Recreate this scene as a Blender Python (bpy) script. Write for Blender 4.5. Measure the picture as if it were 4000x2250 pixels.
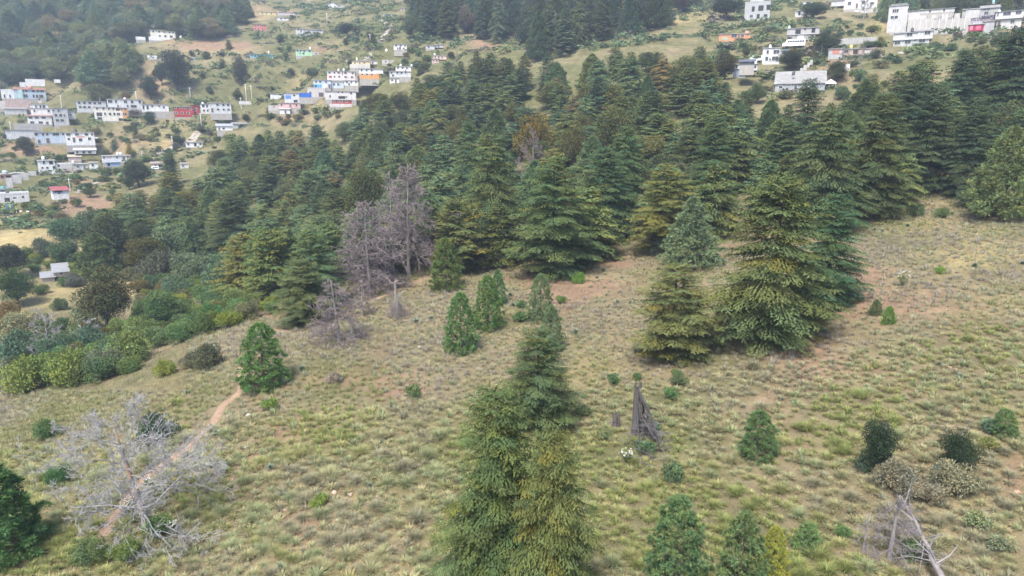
import bpy, math, random
import numpy as np
from mathutils import Vector, Matrix

# ---------------------------------------------------------------- camera, sky, sun, exposure
for _o in list(bpy.data.objects): bpy.data.objects.remove(_o)
SC = bpy.context.scene
COL = SC.collection
cam_data = bpy.data.cameras.new("camera"); cam = bpy.data.objects.new("camera", cam_data); COL.objects.link(cam)
cam.location = (0, 0, 0); cam.rotation_euler = (math.radians(90-13.0), 0, 0)
cam_data.sensor_width = 36.0; cam_data.lens = 36.0*2664.0/4000.0
cam_data.clip_start = 0.5; cam_data.clip_end = 4000.0
SC.camera = cam
SUN_EL, SUN_AZ = math.radians(58), math.radians(205)      # compass from +Y, clockwise: behind the camera
world = bpy.data.worlds.new("World"); SC.world = world; world.use_nodes = True
wn = world.node_tree.nodes; wl = world.node_tree.links; wn.clear()
wo = wn.new("ShaderNodeOutputWorld"); wb = wn.new("ShaderNodeBackground"); sk = wn.new("ShaderNodeTexSky")
sk.sky_type = 'NISHITA'; sk.sun_disc = False; sk.sun_elevation = SUN_EL; sk.sun_rotation = SUN_AZ
sk.air_density = 1.0; sk.dust_density = 7.0; sk.ozone_density = 1.5; sk.altitude = 1500
wb.inputs["Strength"].default_value = 0.085
wl.new(sk.outputs[0], wb.inputs[0]); wl.new(wb.outputs[0], wo.inputs[0])
sun_data = bpy.data.lights.new("sun", 'SUN'); sun_data.energy = 1.5; sun_data.angle = math.radians(14)
sun_data.color = (1.0, 0.95, 0.87)
sun = bpy.data.objects.new("sun", sun_data); COL.objects.link(sun)
_sd = Vector((math.sin(SUN_AZ)*math.cos(SUN_EL), math.cos(SUN_AZ)*math.cos(SUN_EL), math.sin(SUN_EL)))
sun.rotation_euler = _sd.to_track_quat('Z', 'Y').to_euler(); sun.location = (0, -60, 120)
SC.view_settings.view_transform = 'Standard'; SC.view_settings.look = 'None'
SC.view_settings.gamma = 1.0; SC.view_settings.use_curve_mapping = False
SC.view_settings.exposure = 2.27
SC.render.engine = 'CYCLES'
cy = SC.cycles
cy.max_bounces = 5; cy.diffuse_bounces = 3; cy.glossy_bounces = 2; cy.transmission_bounces = 3; cy.volume_bounces = 0
cy.use_denoising = True; cy.caustics_reflective = False; cy.caustics_refractive = False
cy.use_adaptive_sampling = True; cy.adaptive_threshold = 0.02

# ---------------------------------------------------------------- helpers
RNG = np.random.default_rng(11)
rnd = random.Random(5)
def node_mat(name):
    m = bpy.data.materials.new(name); m.use_nodes = True
    nt = m.node_tree; nt.nodes.clear()
    return m, nt.nodes, nt.links
def mixc(N, L, fac, a, b, mode='MIX'):
    n = N.new("ShaderNodeMix"); n.data_type = 'RGBA'; n.blend_type = mode
    for s, v in ((0, fac), (6, a), (7, b)):
        if hasattr(v, "is_output"): L.new(v, n.inputs[s])
        elif s == 0: n.inputs[0].default_value = v
        else: n.inputs[s].default_value = (*v[:3], 1)
    return n.outputs[2]
def noise(N, L, vec, scale, detail=4, rough=.6):
    n = N.new("ShaderNodeTexNoise"); n.inputs["Scale"].default_value = scale; n.inputs["Detail"].default_value = detail; n.inputs["Roughness"].default_value = rough
    if vec is not None: L.new(vec, n.inputs["Vector"])
    return n.outputs[0]
def ramp(N, L, fac, stops):
    n = N.new("ShaderNodeValToRGB"); e = n.color_ramp.elements
    while len(e) < len(stops): e.new(0.5)
    for k, (p, c) in enumerate(stops):
        e[k].position = p; e[k].color = (c, c, c, 1) if not hasattr(c, "__len__") else (*c[:3], 1)
    L.new(fac, n.inputs[0]); return n.outputs[0]
def plant_mat(name, trans=0.25, grain=0.25, gloss=0.0):
    """leaf surface: the mesh's own leaf colours times the colour of this one plant"""
    m, N, L = node_mat(name)
    out = N.new("ShaderNodeOutputMaterial"); at = N.new("ShaderNodeAttribute"); at.attribute_name = "Col"
    oi = N.new("ShaderNodeObjectInfo")
    c = mixc(N, L, 1.0, at.outputs["Color"], oi.outputs["Color"], 'MULTIPLY')
    geo = N.new("ShaderNodeNewGeometry")
    g = ramp(N, L, noise(N, L, geo.outputs["Position"], 1.3, 3), [(0.25, 1-grain), (0.75, 1+grain)])
    c = mixc(N, L, 1.0, c, g, 'MULTIPLY')
    d = N.new("ShaderNodeBsdfDiffuse"); L.new(c, d.inputs[0]); sh = d.outputs[0]
    if trans:
        t = N.new("ShaderNodeBsdfTranslucent"); L.new(c, t.inputs[0])
        mx = N.new("ShaderNodeMixShader"); mx.inputs[0].default_value = trans
        L.new(sh, mx.inputs[1]); L.new(t.outputs[0], mx.inputs[2]); sh = mx.outputs[0]
    if gloss:
        gl = N.new("ShaderNodeBsdfGlossy"); gl.inputs["Roughness"].default_value = .5
        mx = N.new("ShaderNodeMixShader"); mx.inputs[0].default_value = gloss
        L.new(sh, mx.inputs[1]); L.new(gl.outputs[0], mx.inputs[2]); sh = mx.outputs[0]
    L.new(sh, out.inputs[0]); return m
def rough_mat(name, base=None, vary=.25, scale=2.0, rough=.85, bump=.2, spec=.2, metal=0, bscale=None):
    """wall, bark, stone, metal: base colour (or the object's own colour) with stains and fine relief"""
    m, N, L = node_mat(name)
    out = N.new("ShaderNodeOutputMaterial"); p = N.new("ShaderNodeBsdfPrincipled")
    tc = N.new("ShaderNodeTexCoord"); vec = tc.outputs["Object"]
    if base is None: c = N.new("ShaderNodeObjectInfo").outputs["Color"]
    else:
        r = N.new("ShaderNodeRGB"); r.outputs[0].default_value = (*base, 1); c = r.outputs[0]
    f = ramp(N, L, noise(N, L, vec, scale, 5, .65), [(.3, 1-vary), (.7, 1+vary*.35)])
    c = mixc(N, L, 1.0, c, f, 'MULTIPLY')
    L.new(c, p.inputs["Base Color"]); p.inputs["Roughness"].default_value = rough; p.inputs["Metallic"].default_value = metal
    p.inputs["Specular IOR Level"].default_value = spec
    if bump:
        b = N.new("ShaderNodeBump"); b.inputs["Strength"].default_value = bump; b.inputs["Distance"].default_value = .03
        L.new(noise(N, L, vec, bscale or scale*6, 4), b.inputs["Height"]); L.new(b.outputs[0], p.inputs["Normal"])
    L.new(p.outputs[0], out.inputs[0]); return m
M = {}
M['needle'] = plant_mat("needle_foliage", .12, .25)
M['leaf'] = plant_mat("broad_foliage", .15, .25)
M['blade'] = plant_mat("grass_blade", .45, .12)
M['fleshy'] = plant_mat("fleshy_leaf", .05, .1, .06)
M['twig'] = plant_mat("bare_twig", 0, .2)
M['bark'] = rough_mat("bark", (.105, .082, .068), .4, 3.0, .9, .8)
M['deadwood'] = rough_mat("dead_wood", (.24, .215, .20), .4, 2.0, .9, .7)
M['rawwood'] = rough_mat("stripped_wood", (.36, .235, .155), .4, 2.0, .9, .6)
def _snag():
    m, N, L = node_mat("grey_snag_with_stripped_patches"); out = N.new("ShaderNodeOutputMaterial"); p = N.new("ShaderNodeBsdfPrincipled"); p.inputs["Roughness"].default_value = .9
    tc = N.new("ShaderNodeTexCoord"); n1 = noise(N, L, tc.outputs["Object"], .9, 4); n2 = noise(N, L, tc.outputs["Object"], 7, 5, .7)
    c = mixc(N, L, ramp(N, L, n1, [(.48, 0.), (.56, 1.)]), mixc(N, L, n2, (.10, .09, .085), (.25, .235, .225)), mixc(N, L, n2, (.22, .13, .08), (.40, .26, .17)))
    L.new(c, p.inputs["Base Color"]); b = N.new("ShaderNodeBump"); b.inputs["Strength"].default_value = .8; b.inputs["Distance"].default_value = .06; L.new(n2, b.inputs["Height"]); L.new(b.outputs[0], p.inputs["Normal"])
    L.new(p.outputs[0], out.inputs[0]); return m
M['snag'] = _snag()
M['char'] = rough_mat("old_dark_wood", (.10, .09, .085), .45, 3.0, .9, .8)
def _wall():
    """plaster in the object's own colour with fine mottling and faint rain streaks"""
    m, N, L = node_mat("painted_wall"); out = N.new("ShaderNodeOutputMaterial"); p = N.new("ShaderNodeBsdfPrincipled"); p.inputs["Roughness"].default_value = .88; p.inputs["Specular IOR Level"].default_value = .2
    tc = N.new("ShaderNodeTexCoord"); mp = N.new("ShaderNodeMapping"); mp.inputs["Scale"].default_value = (2.2, 2.2, .35); L.new(tc.outputs["Object"], mp.inputs[0])
    c = N.new("ShaderNodeObjectInfo").outputs["Color"]
    c = mixc(N, L, 1.0, c, ramp(N, L, noise(N, L, mp.outputs[0], 1.0, 5, .7), [(.35, .74), (.6, 1.05)]), 'MULTIPLY')
    c = mixc(N, L, 1.0, c, ramp(N, L, noise(N, L, tc.outputs["Object"], 3.0, 4, .7), [(.3, .86), (.65, 1.05)]), 'MULTIPLY')
    L.new(c, p.inputs["Base Color"]); L.new(p.outputs[0], out.inputs[0]); return m
M['wall'] = _wall()
M['paint'] = rough_mat("painted_metal", None, .1, 2.0, .45, 0, .4)
M['rock'] = rough_mat("rock", None, .3, 2.5, .9, .6)
M['concrete'] = rough_mat("concrete", (.42, .40, .37), .35, .7, .9, .25)
M['tin'] = rough_mat("tin_sheet", None, .35, .8, .5, .1, .4)
def _glass():
    m, N, L = node_mat("window_glass"); out = N.new("ShaderNodeOutputMaterial"); p = N.new("ShaderNodeBsdfPrincipled")
    p.inputs["Base Color"].default_value = (.030, .034, .040, 1); p.inputs["Roughness"].default_value = .12
    L.new(p.outputs[0], out.inputs[0]); return m
M['glass'] = _glass()

def mesh(name, V, F, C=None, mat=None, smooth=False):
    """V (n,3); F = list of (m,k) index arrays; C (n,3) leaf colours"""
    me = bpy.data.meshes.new(name)
    V = np.ascontiguousarray(V, np.float32); F = [np.asarray(f, np.int32) for f in (F if isinstance(F, list) else [F]) if len(f)]
    me.vertices.add(len(V)); me.vertices.foreach_set("co", V.ravel())
    idx = np.concatenate([f.ravel() for f in F]); cnt = np.concatenate([np.full(len(f), f.shape[1], np.int32) for f in F])
    me.loops.add(len(idx)); me.loops.foreach_set("vertex_index", idx)
    me.polygons.add(len(cnt)); me.polygons.foreach_set("loop_start", np.concatenate([[0], np.cumsum(cnt)[:-1]]).astype(np.int32))
    if smooth or C is None: me.polygons.foreach_set("use_smooth", np.full(len(cnt), bool(smooth)))
    me.update(calc_edges=True)
    if C is not None:
        a = me.attributes.new("Col", 'FLOAT_COLOR', 'POINT')
        a.data.foreach_set("color", np.concatenate([np.asarray(C, np.float32), np.ones((len(V), 1), np.float32)], 1).ravel())
    if mat: me.materials.append(mat)
    return me
def obj(name, me, parent=None, loc=None, rot=None, color=None):
    o = bpy.data.objects.new(name, me); COL.objects.link(o)
    if parent is not None: o.parent = parent
    if loc is not None: o.location = loc
    if rot is not None: o.rotation_euler = rot
    if color is not None: o.color = (*color[:3], 1)
    return o
def tag(o, label, cat, group=None):
    o["label"] = label; o["category"] = cat
    if group: o["group"] = group
    return o
def thing(name, label, cat, loc=(0, 0, 0), rotz=0.0, scale=(1, 1, 1), group=None):
    o = bpy.data.objects.new(name, None); COL.objects.link(o)
    o.location = loc; o.rotation_euler = (0, 0, rotz); o.scale = scale; o.empty_display_size = .3
    return tag(o, label, cat, group)
class MB:
    """gathers boxes, tubes and kites into one mesh"""
    def __init__(s): s.V = []; s.F = {3: [], 4: []}; s.C = []; s.n = 0
    def add(s, V, F, C=(1, 1, 1)):
        V = np.asarray(V, float); s.V.append(V); F = np.asarray(F, np.int32)
        s.F[F.shape[1]].append(F+s.n); C = np.asarray(C, float)
        s.C.append(np.broadcast_to(C, (len(V), 3)) if C.ndim == 1 else C); s.n += len(V); return s
    def box(s, x0, y0, z0, x1, y1, z1, C=(1, 1, 1)):
        V = [(x0,y0,z0),(x1,y0,z0),(x1,y1,z0),(x0,y1,z0),(x0,y0,z1),(x1,y0,z1),(x1,y1,z1),(x0,y1,z1)]
        return s.add(V, [(0,3,2,1),(4,5,6,7),(0,1,5,4),(1,2,6,5),(2,3,7,6),(3,0,4,7)], C)
    def tube(s, P, R, k=6, C=(1, 1, 1), cap=True):
        P = np.asarray(P, float); n = len(P); R = np.broadcast_to(np.asarray(R, float), (n,))
        T = np.gradient(P, axis=0); T /= np.linalg.norm(T, axis=1)[:, None]+1e-9
        ref = np.where(np.abs(T[:, 2:3]) > .9, [[1., 0, 0]], [[0, 0, 1.]])
        A = np.cross(T, ref); A /= np.linalg.norm(A, axis=1)[:, None]+1e-9; B = np.cross(T, A)
        th = np.arange(k)*2*math.pi/k
        V = P[:, None]+R[:, None, None]*(A[:, None]*np.cos(th)[None, :, None]+B[:, None]*np.sin(th)[None, :, None])
        i, j = np.meshgrid(np.arange(n-1), np.arange(k), indexing='ij'); j2 = (j+1) % k
        F = np.stack([i*k+j, i*k+j2, (i+1)*k+j2, (i+1)*k+j], -1).reshape(-1, 4)
        s.add(V.reshape(-1, 3), F, C)
        if cap and k == 4: s.F[4].append(np.array([[0, 1, 2, 3]])+s.n-4)
        elif cap:
            b = s.n-k; s.F[3].append(np.array([(b, b+q, b+q+1) for q in range(1, k-1)]))
        return s
    def mesh(s, name, mat, smooth=False, col=True):
        return mesh(name, np.concatenate(s.V), [np.concatenate(f) for f in s.F.values() if f], np.concatenate(s.C) if col else None, mat, smooth)
    def tris(s): return sum(len(f) for f in s.F[3])+2*sum(len(f) for f in s.F[4])
def unit(v): return v/(np.linalg.norm(v, axis=-1, keepdims=True)+1e-9)
def kites(mb, P, D, L, W, C, fold=.12, up=None):
    """pointed leaves / sprays: base P, direction D, length L, width W"""
    P = np.asarray(P, float); n = len(P); D = unit(np.asarray(D, float)); L = np.broadcast_to(L, (n,))[:, None]; W = np.broadcast_to(W, (n,))[:, None]
    U = np.array([[0, 0, 1.]]) if up is None else up
    S = unit(np.cross(D, U)+1e-4); Nn = np.cross(S, D)
    mid = P+D*L*.45-Nn*(fold*L)
    V = np.stack([P, mid-S*W*.5, P+D*L, mid+S*W*.5], 1).reshape(-1, 3)
    F = np.arange(n*4).reshape(n, 4)
    C = np.asarray(C, float)
    if C.ndim == 2 and len(C) == n: C = np.repeat(C, 4, axis=0)
    mb.add(V, F, C)
# ---------------------------------------------------------------- terrain height field
PITCH = math.radians(13.0)
FPX = 2664.0                       # focal length in photo pixels (4000 wide)
def ray_dir(px, py):
    u = (np.asarray(px, float)-2000.0)/FPX; v = (np.asarray(py, float)-1125.0)/FPX
    return u, math.cos(PITCH)-v*math.sin(PITCH), -math.sin(PITCH)-v*math.cos(PITCH)
def slope_at(py):                  # z / y of the ray through row py
    _, b, c = ray_dir(2000, py); return c/b
def on_ray(px, py, Y):
    a, b, c = ray_dir(px, py); t = Y/b
    return float(a*t), float(Y), float(c*t)
def project(x, y, z):
    dep = y*math.cos(PITCH)-z*math.sin(PITCH)
    dn = -y*math.sin(PITCH)-z*math.cos(PITCH)
    return 2000.0+FPX*x/dep, 1125.0+FPX*dn/dep
# survey points along sight lines: column px -> [(distance, height)]
SURVEY = {
 -300: [(30,-32),(43,-32),(62,-33.5),(77,-35.5),(96,-38),(126,-41),(150,-41),(185,-37),(215,-31),(255,-23),(300,-15),(345,-1),(385,15),(450,42),(600,103),(700,140),(850,152),(1000,150)],
 200: [(30,-30.5),(43,-31),(62,-32),(77,-33.5),(96,-36.5),(126,-39.5),(150,-39.5),(175,-36.5),(204,-32),(250,-22.5),(310,-13),(350,4),(385,20),(450,45),(600,106),(700,142),(850,154),(1000,150)],
 700: [(30,-30),(43,-30.5),(58,-30.4),(77,-30),(93,-30.4),(115,-34),(140,-37),(180,-37),(230,-29.5),(270,-20),(320,-8),(362,8),(400,28),(440,49),(600,107),(700,143),(850,155),(1000,150)],
 1200: [(30,-29.5),(43,-30),(57,-29),(79,-27.2),(92,-27),(112,-27.2),(135,-30),(165,-32.5),(210,-29),(250,-18),(290,-6),(340,13),(380,29),(420,46),(480,66),(600,105),(700,140),(850,155),(1000,150)],
 1600: [(30,-29.5),(42,-29.8),(56,-28.6),(77,-26.6),(95,-25.8),(118,-25.2),(145,-25.5),(180,-23),(220,-14),(265,0),(310,19),(350,35),(400,51),(480,76),(600,113),(700,143),(850,155),(1000,150)],
 2000: [(30,-29),(41.5,-29.6),(55,-28),(76,-26),(96,-25),(119,-24),(140,-22.8),(165,-19),(200,-10),(240,4),(280,18),(320,31),(350,39),(400,56),(500,88),(680,140),(850,155),(1000,150)],
 2500: [(30,-28.5),(40,-28.8),(54,-27.2),(74,-24.7),(92,-23.3),(112,-21.5),(132,-19.2),(155,-14),(190,-4),(225,8),(265,23),(300,35),(350,48),(420,70),(520,100),(640,132),(850,155),(1000,150)],
 3000: [(30,-27.5),(39,-28),(52,-26),(70,-23.2),(88,-21),(106,-18.6),(125,-15.2),(150,-8.5),(180,0),(215,10),(250,21),(290,34),(330,47),(400,72),(500,103),(620,132),(850,155),(1000,150)],
 3500: [(30,-26.4),(37,-27),(48,-24.5),(63,-21.6),(83,-18.4),(106,-15.4),(125,-12.4),(150,-5),(180,4.5),(210,14.5),(235,22.5),(265,30),(290,38),(320,46.5),(370,64),(450,95),(580,130),(850,155),(1000,150)],
 4000: [(30,-25),(36,-25.5),(46,-23),(60,-20),(80,-16.6),(103,-13.5),(120,-10.5),(145,-2.5),(175,8),(205,18.5),(235,26.5),(265,33),(290,41),(320,50),(370,70),(450,102),(560,132),(850,155),(1000,150)],
 4500: [(30,-24),(36,-24),(46,-21.5),(60,-18.2),(80,-15),(103,-11.5),(120,-8),(145,1),(175,12),(205,22),(265,37),(320,56),(450,106),(560,135),(850,155),(1000,150)],
}
_P = []
for _px, _l in SURVEY.items():
    for _Y, _z in _l:
        _b = math.cos(PITCH)
        _P.append(((_px-2000)/FPX*(_Y*math.cos(PITCH)-_z*math.sin(PITCH)), _Y, _z))
for _x in (-900, -500, -200, 0, 200, 500, 900):      # land beyond the picture
    _P.append((_x, -120, -24+_x*0.008)); _P.append((_x, -20, -27+_x*0.01)); _P.append((_x, 1300, 120))
for _y, _zl, _zr in ((80,-44,-2),(180,-36,30),(320,0,66),(500,75,118),(800,150,160)):
    _P.append((-900, _y, _zl)); _P.append((900, _y, _zr))
_P = np.array(_P)
# warp distance so that near and far survey points carry alike weight
def _warp(x, y):
    r = np.sqrt(np.maximum(y, 0)**2+60.0**2)
    yy = np.where(y > 0, 100*np.arcsinh(y/60.0), y*100/60.0)
    return x/np.sqrt(r/60.0)/0.9, yy
_cx, _cy = _warp(_P[:, 0], _P[:, 1])
def _tps(d2): return 0.5*d2*np.log(d2+1e-9)
_n = len(_P)
_A = np.zeros((_n+3, _n+3))
_A[:_n, :_n] = _tps((_cx[:, None]-_cx)**2+(_cy[:, None]-_cy)**2)+np.eye(_n)*60.0
_A[:_n, _n] = 1; _A[:_n, _n+1] = _cx; _A[:_n, _n+2] = _cy
_A[_n:, :_n] = _A[:_n, _n:].T
_W = np.linalg.solve(_A, np.concatenate([_P[:, 2], [0, 0, 0]]))
def _hash2(ix, iy, s):
    h = np.sin(ix*127.1+iy*311.7+s*74.7)*43758.5453
    return h-np.floor(h)
def vnoise(x, y, s=0):
    ix = np.floor(x); iy = np.floor(y); fx = x-ix; fy = y-iy
    fx = fx*fx*(3-2*fx); fy = fy*fy*(3-2*fy)
    a = _hash2(ix, iy, s); b = _hash2(ix+1, iy, s); c = _hash2(ix, iy+1, s); d = _hash2(ix+1, iy+1, s)
    return (a*(1-fx)+b*fx)*(1-fy)+(c*(1-fx)+d*fx)*fy
def fbm(x, y, s=0, o=4):
    t = 0; a = 0.5
    for k in range(o):
        t = t+a*vnoise(x, y, s+k*13); x = x*2.03+5.1; y = y*2.03+9.7; a *= 0.5
    return t/(1-0.5**o)
def height_raw(x, y):
    x = np.asarray(x, float); y = np.asarray(y, float)
    out = np.empty(x.shape); xf = x.ravel(); yf = y.ravel(); of = out.ravel()
    for i in range(0, xf.size, 20000):
        wx, wy = _warp(xf[i:i+20000], yf[i:i+20000])
        d2 = (wx[:, None]-_cx)**2+(wy[:, None]-_cy)**2
        of[i:i+20000] = _tps(d2)@_W[:_n]+_W[_n]+_W[_n+1]*wx+_W[_n+2]*wy
    amp = np.clip((yf-30)/250.0, 0.25, 1.6)
    of += (fbm(xf/9.0, yf/9.0, 3)-0.5)*1.1*np.minimum(amp+.3, 1.2)+(fbm(xf/38.0, yf/38.0, 8)-0.5)*4.0*amp*np.clip((yf-110)/120, 0, 1)
    # old farm terraces on the far hillside
    w = np.clip((yf-240)/60, 0, 1)*np.clip((560-yf)/100, 0, 1)
    ph = of/5.0+fbm(xf/60.0, yf/60.0, 21)*1.6
    st = ph-np.floor(ph)
    of += w*((np.clip((st-.62)/.34, 0, 1)-st)*5.0)*0.42
    return of.reshape(x.shape)
# mesh rows: fine near the camera, coarse far away
def _axis(a, b, f):
    v = [a]
    while v[-1] < b: v.append(v[-1]+f(v[-1]))
    return np.array(v)
GY = _axis(-140.0, 1250.0, lambda y: 8.0 if y < 10 else max(0.75, 0.012*y))
GXp = _axis(0.0, 900.0, lambda x: max(0.9, 0.015*x) if x < 420 else 20.0)
GX = np.concatenate([-GXp[:0:-1], GXp])
_gx, _gy = np.meshgrid(GX, GY)
GZ = height_raw(_gx, _gy)
def H(x, y):
    x = np.asarray(x, float); y = np.asarray(y, float)
    i = np.clip(np.searchsorted(GX, x)-1, 0, len(GX)-2); j = np.clip(np.searchsorted(GY, y)-1, 0, len(GY)-2)
    fx = np.clip((x-GX[i])/(GX[i+1]-GX[i]), 0, 1); fy = np.clip((y-GY[j])/(GY[j+1]-GY[j]), 0, 1)
    return (GZ[j, i]*(1-fx)+GZ[j, i+1]*fx)*(1-fy)+(GZ[j+1, i]*(1-fx)+GZ[j+1, i+1]*fx)*fy
_YS = np.concatenate([np.arange(20, 120, .4), np.arange(120, 400, 1.0), np.arange(400, 1200, 4.0)])
def ground(px, py):
    """where the sight line through a photo pixel meets the ground"""
    a, b, c = ray_dir(px, py)
    xs = a/b*_YS; zs = c/b*_YS
    below = zs-H(xs, _YS) < 0
    k = int(np.argmax(below)) if below.any() else len(_YS)-1
    lo, hi = _YS[max(k-1, 0)], _YS[k]
    for _ in range(12):
        m = (lo+hi)/2
        if c/b*m-float(H(a/b*m, m)) < 0: hi = m
        else: lo = m
    return float(a/b*hi), float(hi), float(H(a/b*hi, hi))
# ---------------------------------------------------------------- houses (survey readings of each front: corners in sheet units, sheet = (x offset, y offset))
HOUSE_SPOTS = []; HOUSE_RECTS = []
ZS = 2.576
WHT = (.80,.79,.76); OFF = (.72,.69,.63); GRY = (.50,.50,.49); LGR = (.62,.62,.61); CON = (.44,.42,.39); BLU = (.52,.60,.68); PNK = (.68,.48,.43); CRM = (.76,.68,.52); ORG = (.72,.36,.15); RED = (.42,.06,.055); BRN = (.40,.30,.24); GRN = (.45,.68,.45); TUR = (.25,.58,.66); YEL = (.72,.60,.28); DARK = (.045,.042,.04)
def level_pad(X, Yy, Z, ang, x0, x1, y0, y1):
    """cut the slope back so that a house stands on a level pad (the ground sheet is built afterwards)"""
    i0, i1 = np.searchsorted(GX, [X-40, X+40]); j0, j1 = np.searchsorted(GY, [Yy-30, Yy+40])
    xx = _gx[j0:j1, i0:i1]-X; yy = _gy[j0:j1, i0:i1]-Yy; ca, sa = math.cos(-ang), math.sin(-ang)
    lx = xx*ca-yy*sa; ly = xx*sa+yy*ca
    d = np.maximum(np.maximum(np.maximum(x0-lx, lx-x1), np.maximum(y0-ly, ly-y1)), 0)
    GZ[j0:j1, i0:i1] = np.minimum(GZ[j0:j1, i0:i1], Z-.12+1.1*np.maximum(d-2.0, 0))
UNIT_BOX = MB().box(-.5, 0, 0, .5, 1, 1).mesh("unit_wall", None, False, False)
def boxm(name, x0, y0, z0, x1, y1, z1, mat, parent, color=None):
    o = obj(name, MB().box(x0, y0, z0, x1, y1, z1).mesh(name, mat, False, False), parent, color=color); return o
def frame_mesh(w, h, t=.09, d=.12):
    mb = MB(); mb.box(-w/2-t, -d, -t, -w/2, .02, h+t); mb.box(w/2, -d, -t, w/2+t, .02, h+t); mb.box(-w/2, -d, h, w/2, .02, h+t); mb.box(-w/2, -d, -t, w/2, .02, 0)
    return mb.mesh("window_frame", M['wall'], False, False)
def house(sheet, label, blocks, wins=(), tanks=(), name="house", cat="house", roof=None, base=None, Y=None, face=1.0, group=None, frame=(.50, .49, .47), turn=0.0):
    ox, oy = sheet; xs = [b[0] for b in blocks]+[b[2] for b in blocks]; xc = (min(xs)+max(xs))/2; yb = base or max(b[3] for b in blocks)
    PX = ox+xc/ZS; PY = oy+yb/ZS
    if Y is None: X, Yy, Z = ground(PX, PY)
    else: X, Yy, Z = on_ray(PX, PY, Y)
    ph = math.atan2(X, Yy); dep = Yy*math.cos(PITCH)-Z*math.sin(PITCH); kx = dep/FPX/ZS*math.cos(ph*face); kz = dep/FPX/ZS*1.0
    t = thing(name, label, cat, (X, Yy, Z), -ph*face+turn, (1, 1, 1), group)
    HOUSE_SPOTS.append((X, Yy, (max(xs)-min(xs))*kx*.5+2.0))
    HOUSE_RECTS.append((ox+min(xs)/ZS, oy+min(b[1] for b in blocks)/ZS, ox+max(xs)/ZS, oy+yb/ZS, Yy))
    level_pad(X, Yy, Z, -ph*face+turn, (min(xs)-xc)*kx-2.5, (max(xs)-xc)*kx+2.5, -5.0, max((b[5] if len(b) > 5 else 0)+(b[6] if len(b) > 6 else 7.0) for b in blocks)+1.5)
    B = []
    for b in blocks:
        x0, y0, x1, y1, c = b[:5]; c = tuple((.84 if ox < 2000 else .72)*q for q in c); sb = b[5] if len(b) > 5 else 0.0; dp = b[6] if len(b) > 6 else 7.0; rk = b[7] if len(b) > 7 else roof
        a0, a1 = (x0-xc)*kx, (x1-xc)*kx; z0, z1 = (yb-y1)*kz, (yb-y0)*kz
        foot = z0 < .6
        if foot: z0 = -.15
        B.append((x0, y0, x1, y1, sb))
        boxm("wall", a0, sb, z0, a1, sb+dp, z1, M['wall'], t, c)
        if foot: boxm("foundation", a0+.04, sb+.04, -3.2, a1-.04, sb+dp-.04, z0-.003, M['wall'], t, (.36, .335, .30))
        rc = (.34, .33, .31); e = .22
        if rk is None: boxm("roof", a0-e, sb-e-.1, z1+.003, a1+e, sb+dp+e, z1+.20, M['wall'], t, rc)
        elif rk == 'parapet':
            mb = MB(); mb.box(a0-.05, sb-.06, z1+.003, a1+.05, sb+.12, z1+.5); mb.box(a0-.05, sb+dp-.12, z1+.003, a1+.05, sb+dp+.06, z1+.5); mb.box(a0-.05, sb+.121, z1+.003, a0+.12, sb+dp-.121, z1+.5); mb.box(a1-.12, sb+.121, z1+.003, a1+.05, sb+dp-.121, z1+.5)
            obj("parapet", mb.mesh("parapet", M['wall'], False, False), t, color=c)
        elif rk == 'none': pass
        else:                                     # ('shed'|'gable', rise, colour)
            kind, rise, rc = rk; rc = tuple(.58*q for q in rc); mb = MB(); o_ = .4; th = .12
            if kind == 'shed': P = [(a0-o_, sb-o_, z1+.01), (a1+o_, sb-o_, z1+.01), (a1+o_, sb+dp+o_, z1+rise), (a0-o_, sb+dp+o_, z1+rise)]; segs = [P]
            elif kind == 'gable':
                m = (a0+a1)/2; segs = [[(a0-o_, sb-o_, z1-.1), (m, sb-o_, z1+rise), (m, sb+dp+o_, z1+rise), (a0-o_, sb+dp+o_, z1-.1)], [(m, sb-o_, z1+rise), (a1+o_, sb-o_, z1-.1), (a1+o_, sb+dp+o_, z1-.1), (m, sb+dp+o_, z1+rise)]]
                g = mesh("gable_wall", np.array([(a0, sb, z1), (a1, sb, z1), (m, sb, z1+rise*.93), (a0, sb+.2, z1), (a1, sb+.2, z1), (m, sb+.2, z1+rise*.93)]), [np.array([(0, 1, 2), (5, 4, 3)]), np.array([(0, 2, 5, 3), (1, 4, 5, 2)])], None, M['wall']); obj("gable_wall", g, t, color=c)
            for q in segs:
                V = np.array(q+[(x, y, z+th) for x, y, z in q]); mr = mesh("roof", V, np.array([(0, 3, 2, 1), (4, 5, 6, 7), (0, 1, 5, 4), (1, 2, 6, 5), (2, 3, 7, 6), (3, 0, 4, 7)]), None, M['tin']); obj("roof", mr, t, color=rc)
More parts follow.
